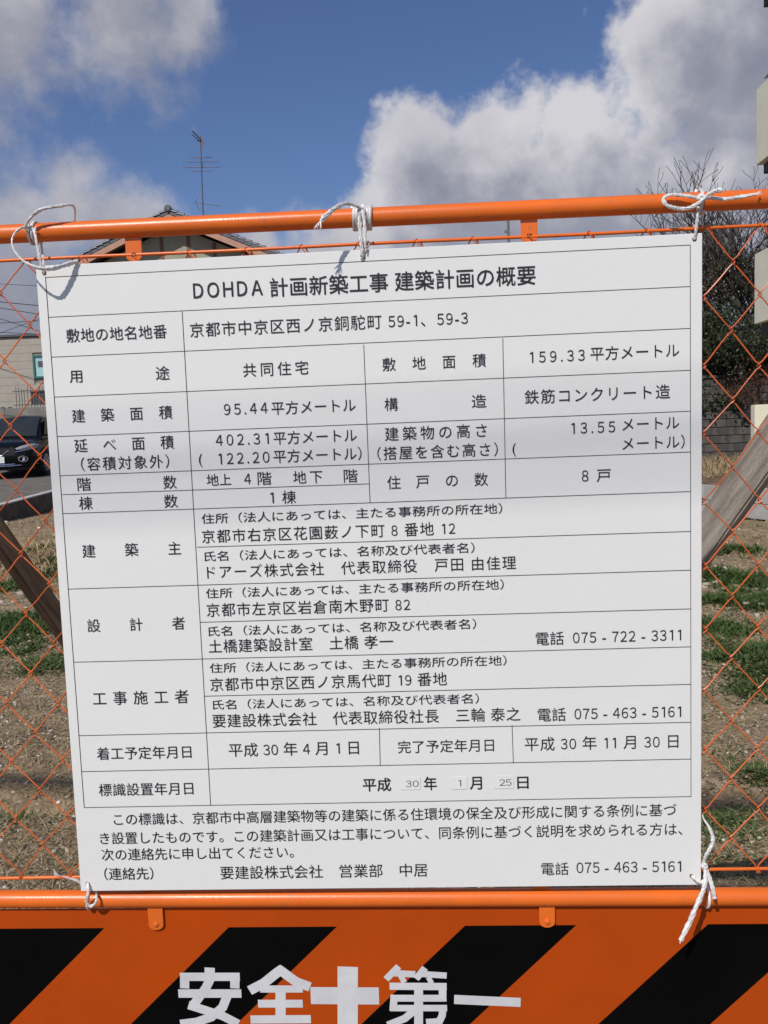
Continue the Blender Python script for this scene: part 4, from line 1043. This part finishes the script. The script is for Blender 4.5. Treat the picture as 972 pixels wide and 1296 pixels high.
# ------------------------------------------------------------------ right: block wall, apartment, trees
m_blk = chips(mat('stained_concrete_block', (.115, .105, .095), .9, var=.5, vscale=2.5, bump=.4, bscale=60, spec=.2, stretch=(1.6, 1.6, .5)), 5, .60, (.055, .05, .045))
m_mort = mat('dark_mortar', (.07, .065, .058), .95, var=.3)
def block_wall():
    y = 20.6; x0 = 5.0; x1 = 10.2; z0 = .44; ztop = at(905, 478, y).z; nrow = int((ztop-z0)/.2); bw = .4
    t = thing('block_wall', 'tall grey stained concrete block wall at the back right of the lot', 'wall', (x0, y, z0))
    MB().bb(x0, x1, y+.02, y+.12, z0-.2, z0+nrow*.2-.01).build('mortar', m_mort, t)
    meshes = []
    for v in range(5):
        q = MB(); q.box((0, 0, 0), (.195, .07, .094)); o = q.build('block', m_blk, None, bevel=.008)
        meshes.append(o.data); bpy.data.objects.remove(o)
    for r in range(nrow):
        k = 0; x = x0+(r % 2)*.2
        while x+.39 < x1:
            o = bpy.data.objects.new('block', random.choice(meshes)); COL.objects.link(o); o.parent = t
            o.location = (x+.2-x0, .06+random.uniform(-.006, .006), .1+.2*r); o.rotation_euler = (0, random.uniform(-.006, .006), random.choice((0, math.pi))); x += .4
    n = int((x1-x0)/.6)
    for i in range(n):
        MB().bb(x0+i*.6+.005, x0+i*.6+.595, y-.05, y+.17, z0+nrow*.2, z0+nrow*.2+.07).build('coping', m_blk, t, bevel=.008)
    return z0+nrow*.2
wtop = block_wall()
m_apt = mat('beige_apartment_render', (.86, .815, .63), .8, var=.06, vscale=3, bump=.15, bscale=60)
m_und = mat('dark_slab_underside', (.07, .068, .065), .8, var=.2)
m_rail = mat('grey_handrail', (.3, .3, .3), .4, .8, var=.1)
def apartment():
    # side faces of the balconies run away from us; far end near Y = 14
    yf = 14.2; xb = at(957.3, 160, yf).x
    t = thing('apartment_building', 'pale beige apartment building with stacked balconies at the right edge', 'building', (xb+1.5, 8, .4))
    MB().bb(xb+1.5, xb+9, 3, 13.0, .3, 14).build('wall', m_apt, t)
    zs = []
    for (yt, yb_, px) in ((-99, 1, 957), (113, 211, 957.3), (322, 412, 954.8)):
        zt_ = at(px, yt, yf).z; zb = at(px, yb_, yf).z
        xx = at(px, (max(yt, 0)+yb_)/2, yf).x
        ba = MB()
        # parapet panels: left side, far end, near end
        ba.bb(xx, xx+.14, 6.5, yf, zb+.02, zt_); ba.bb(xx+.14, xb+1.6, yf-.14, yf, zb+.02, zt_); ba.bb(xx+.14, xb+1.6, 6.5, 6.64, zb+.02, zt_)
        bo = ba.build('balcony', m_apt, t, bevel=.01)
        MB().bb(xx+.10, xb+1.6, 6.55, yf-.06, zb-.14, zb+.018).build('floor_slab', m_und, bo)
        q = MB(); q.tube([(xx+.07, 6.7, zt_+.10), (xx+.07, yf-.2, zt_+.10)], .02, 8)
        for k in range(6): q.tube([(xx+.07, 6.8+k*1.42, zt_-.01), (xx+.07, 6.8+k*1.42, zt_+.1)], .012, 6)
        q.build('handrail', m_rail, bo)
    # ground floor fence wall
    xg = at(950, 540, yf).x; zg = at(955, 512.5, yf).z
    MB().bb(xg, xb+1.5, yf-.2, yf, .2, zg).build('garden_wall', m_apt, t, bevel=.01)
apartment()

m_bark = mat('dark_bark', (.075, .06, .05), .95, var=.4, vscale=10, bump=.6, bscale=40)
m_leafd = mat_island('evergreen_leaves', [(.018, .028, .012), (.035, .05, .02), (.05, .065, .028), (.075, .09, .045)], .5, .4, .15)
m_leafr = mat_island('red_leaves', [(.10, .02, .012), (.16, .035, .02), (.07, .05, .02)], .6, .3, .2)
m_leafb = mat_island('brown_leaves', [(.10, .07, .035), (.06, .06, .025), (.14, .09, .05)], .6, .3, .2)
def tree(name, label, base, h, spread, seed, leaf_m=None, leaves=0, leafz=(0, 1), trunk_r=.09, depth=5, lean=(0, 0), twig=.004, leaf_s=.03, cat='tree'):
    rd = random.Random(seed); t = thing(name, label, cat, base)
    q = MB(); tips = []
    def branch(p, d, L_, r, lv):
        n = 3; pts = [p]; dd = d.copy()
        for i in range(n):
            dd = (dd+Vector((rd.uniform(-.2, .2), rd.uniform(-.2, .2), rd.uniform(-.08, .16)))).normalized(); pts.append(pts[-1]+dd*L_/n)
        r1 = max(twig*.6, r*.62); q.tube(pts, [lerp(r, r1, i/n) for i in range(n+1)], 6 if lv < 2 else 4 if lv < 4 else 3, cap=False)
        if lv >= 2: tips.extend(pts[1:])
        if lv >= depth: return
        for i in range(rd.choice((2, 3, 3, 4)) if lv else 5):
            k = rd.randint(1, n) if lv else rd.choice((1, 2, 2, 3, 3)); a = rd.uniform(0, 6.28); o = Vector((math.cos(a)*spread, math.sin(a)*spread, rd.uniform(.1, .8)))
            branch(pts[k], (dd*.55+o*.75).normalized(), L_*rd.uniform(.55, .78), r1*rd.uniform(.65, .95), lv+1)
        branch(pts[-1], dd, L_*.7, r1*.9, lv+1)
    branch(Vector(base), Vector((lean[0], lean[1], 1)).normalized(), h*.36, trunk_r, 0)
    q.smooth = False
    q.build('trunk', m_bark, t)
    if leaves:
        T_ = np.array([tuple(p) for p in tips]); z0, z1 = base[2]+h*leafz[0], base[2]+h*leafz[1]; T_ = T_[(T_[:, 2] > z0) & (T_[:, 2] < z1)]
        if len(T_):
            rg = np.random.default_rng(seed); C = T_[rg.integers(0, len(T_), leaves)]+rg.normal(0, .07, (leaves, 3))
            u = rg.normal(0, 1, (leaves, 3)); u /= np.linalg.norm(u, axis=1)[:, None]; w_ = np.cross(u, rg.normal(0, 1, (leaves, 3))); w_ /= np.linalg.norm(w_, axis=1)[:, None]
            s_ = leaf_s*rg.uniform(.6, 1.3, (leaves, 1)); V = np.stack([C-u*s_, C-w_*s_*.5, C+u*s_, C+w_*s_*.5], 1).reshape(-1, 3)
            F = np.arange(leaves*4).reshape(-1, 4); me = bpy.data.meshes.new('crown'); me.from_pydata(V.tolist(), [], F.tolist()); me.materials.append(leaf_m)
            o = link('crown', me, t)
    return t
def bx(px, y): return at(px, 500, y).x
tree('bare_tree', 'tall sparse tree with bare crooked twigs behind the right rope bow', (bx(925, 23), 23, .3), 7.8, .85, 12, m_leafb, 2600, (.30, .66), .11, 5, (.02, 0), .013, .045)
tree('bare_tree', 'sparse tree with bare twigs rising beside the apartment balconies', (bx(985, 22), 22, .3), 8.2, 1.0, 8, m_leafd, 3000, (.30, .66), .10, 5, (-.05, 0), .013, .045)
tree('bare_tree', 'thin bare tree showing between the board corner and the apartment building', (bx(945, 26), 26, .3), 7.2, .9, 23, m_leafd, 1600, (.3, .8), .08, 4, (0, 0), .013, .045)
tree('evergreen_tree', 'dark evergreen tree filling the gap right of the board above the block wall', (bx(925, 21.8), 21.8, .3), 4.6, .9, 31, m_leafd, 15000, (.25, 1.2), .08, 5, (0, 0), .006, .045)
tree('evergreen_tree', 'dark evergreen bush hugging the right edge of the notice board', (bx(880, 22.2), 22.2, .3), 4.9, .9, 44, m_leafd, 13000, (.2, 1.2), .08, 5, (0, 0), .006, .045)
tree('evergreen_tree', 'low dark evergreen behind the lower balcony at the right edge', (bx(968, 21.6), 21.6, .3), 3.7, .9, 52, m_leafd, 13000, (.2, 1.2), .07, 5, (0, 0), .006, .045)
tree('red_leaf_shrub', 'small reddish leaved shrub below the lower balcony', (bx(962, 16.5), 16.5, .4), 2.3, .5, 61, m_leafr, 500, (.6, 1.2), .03, 4, (0, 0), .004, .03, 'shrub')
tree('bare_tree', 'distant small bare treetop beside the thin utility pole', (bx(628, 36), 36, .3), 8.0, .7, 71, m_leafb, 300, (.4, .9), .10, 5, (0, 0), .008, .04)

# low wooded hills closing the horizon
m_hill = mat('wooded_hill', (.045, .06, .035), .95, var=.4, vscale=.03)
q = MB(); n = 120; q.smooth = True
for i in range(n+1):
    a = math.pi*2*i/n
    for r_, f_ in ((260, 0), (330, .7), (420, 1), (560, .2)):
        q.v.append((math.sin(a)*r_, math.cos(a)*r_, -1+f_*(9+4*math.sin(a*5)+2.5*math.sin(a*13+1)+1.2*math.sin(a*29))))
for i in range(n):
    for j in range(3): k = i*4+j; q.f.append((k, k+1, k+5, k+4))
tag(q.build('hills', m_hill), kind='structure')
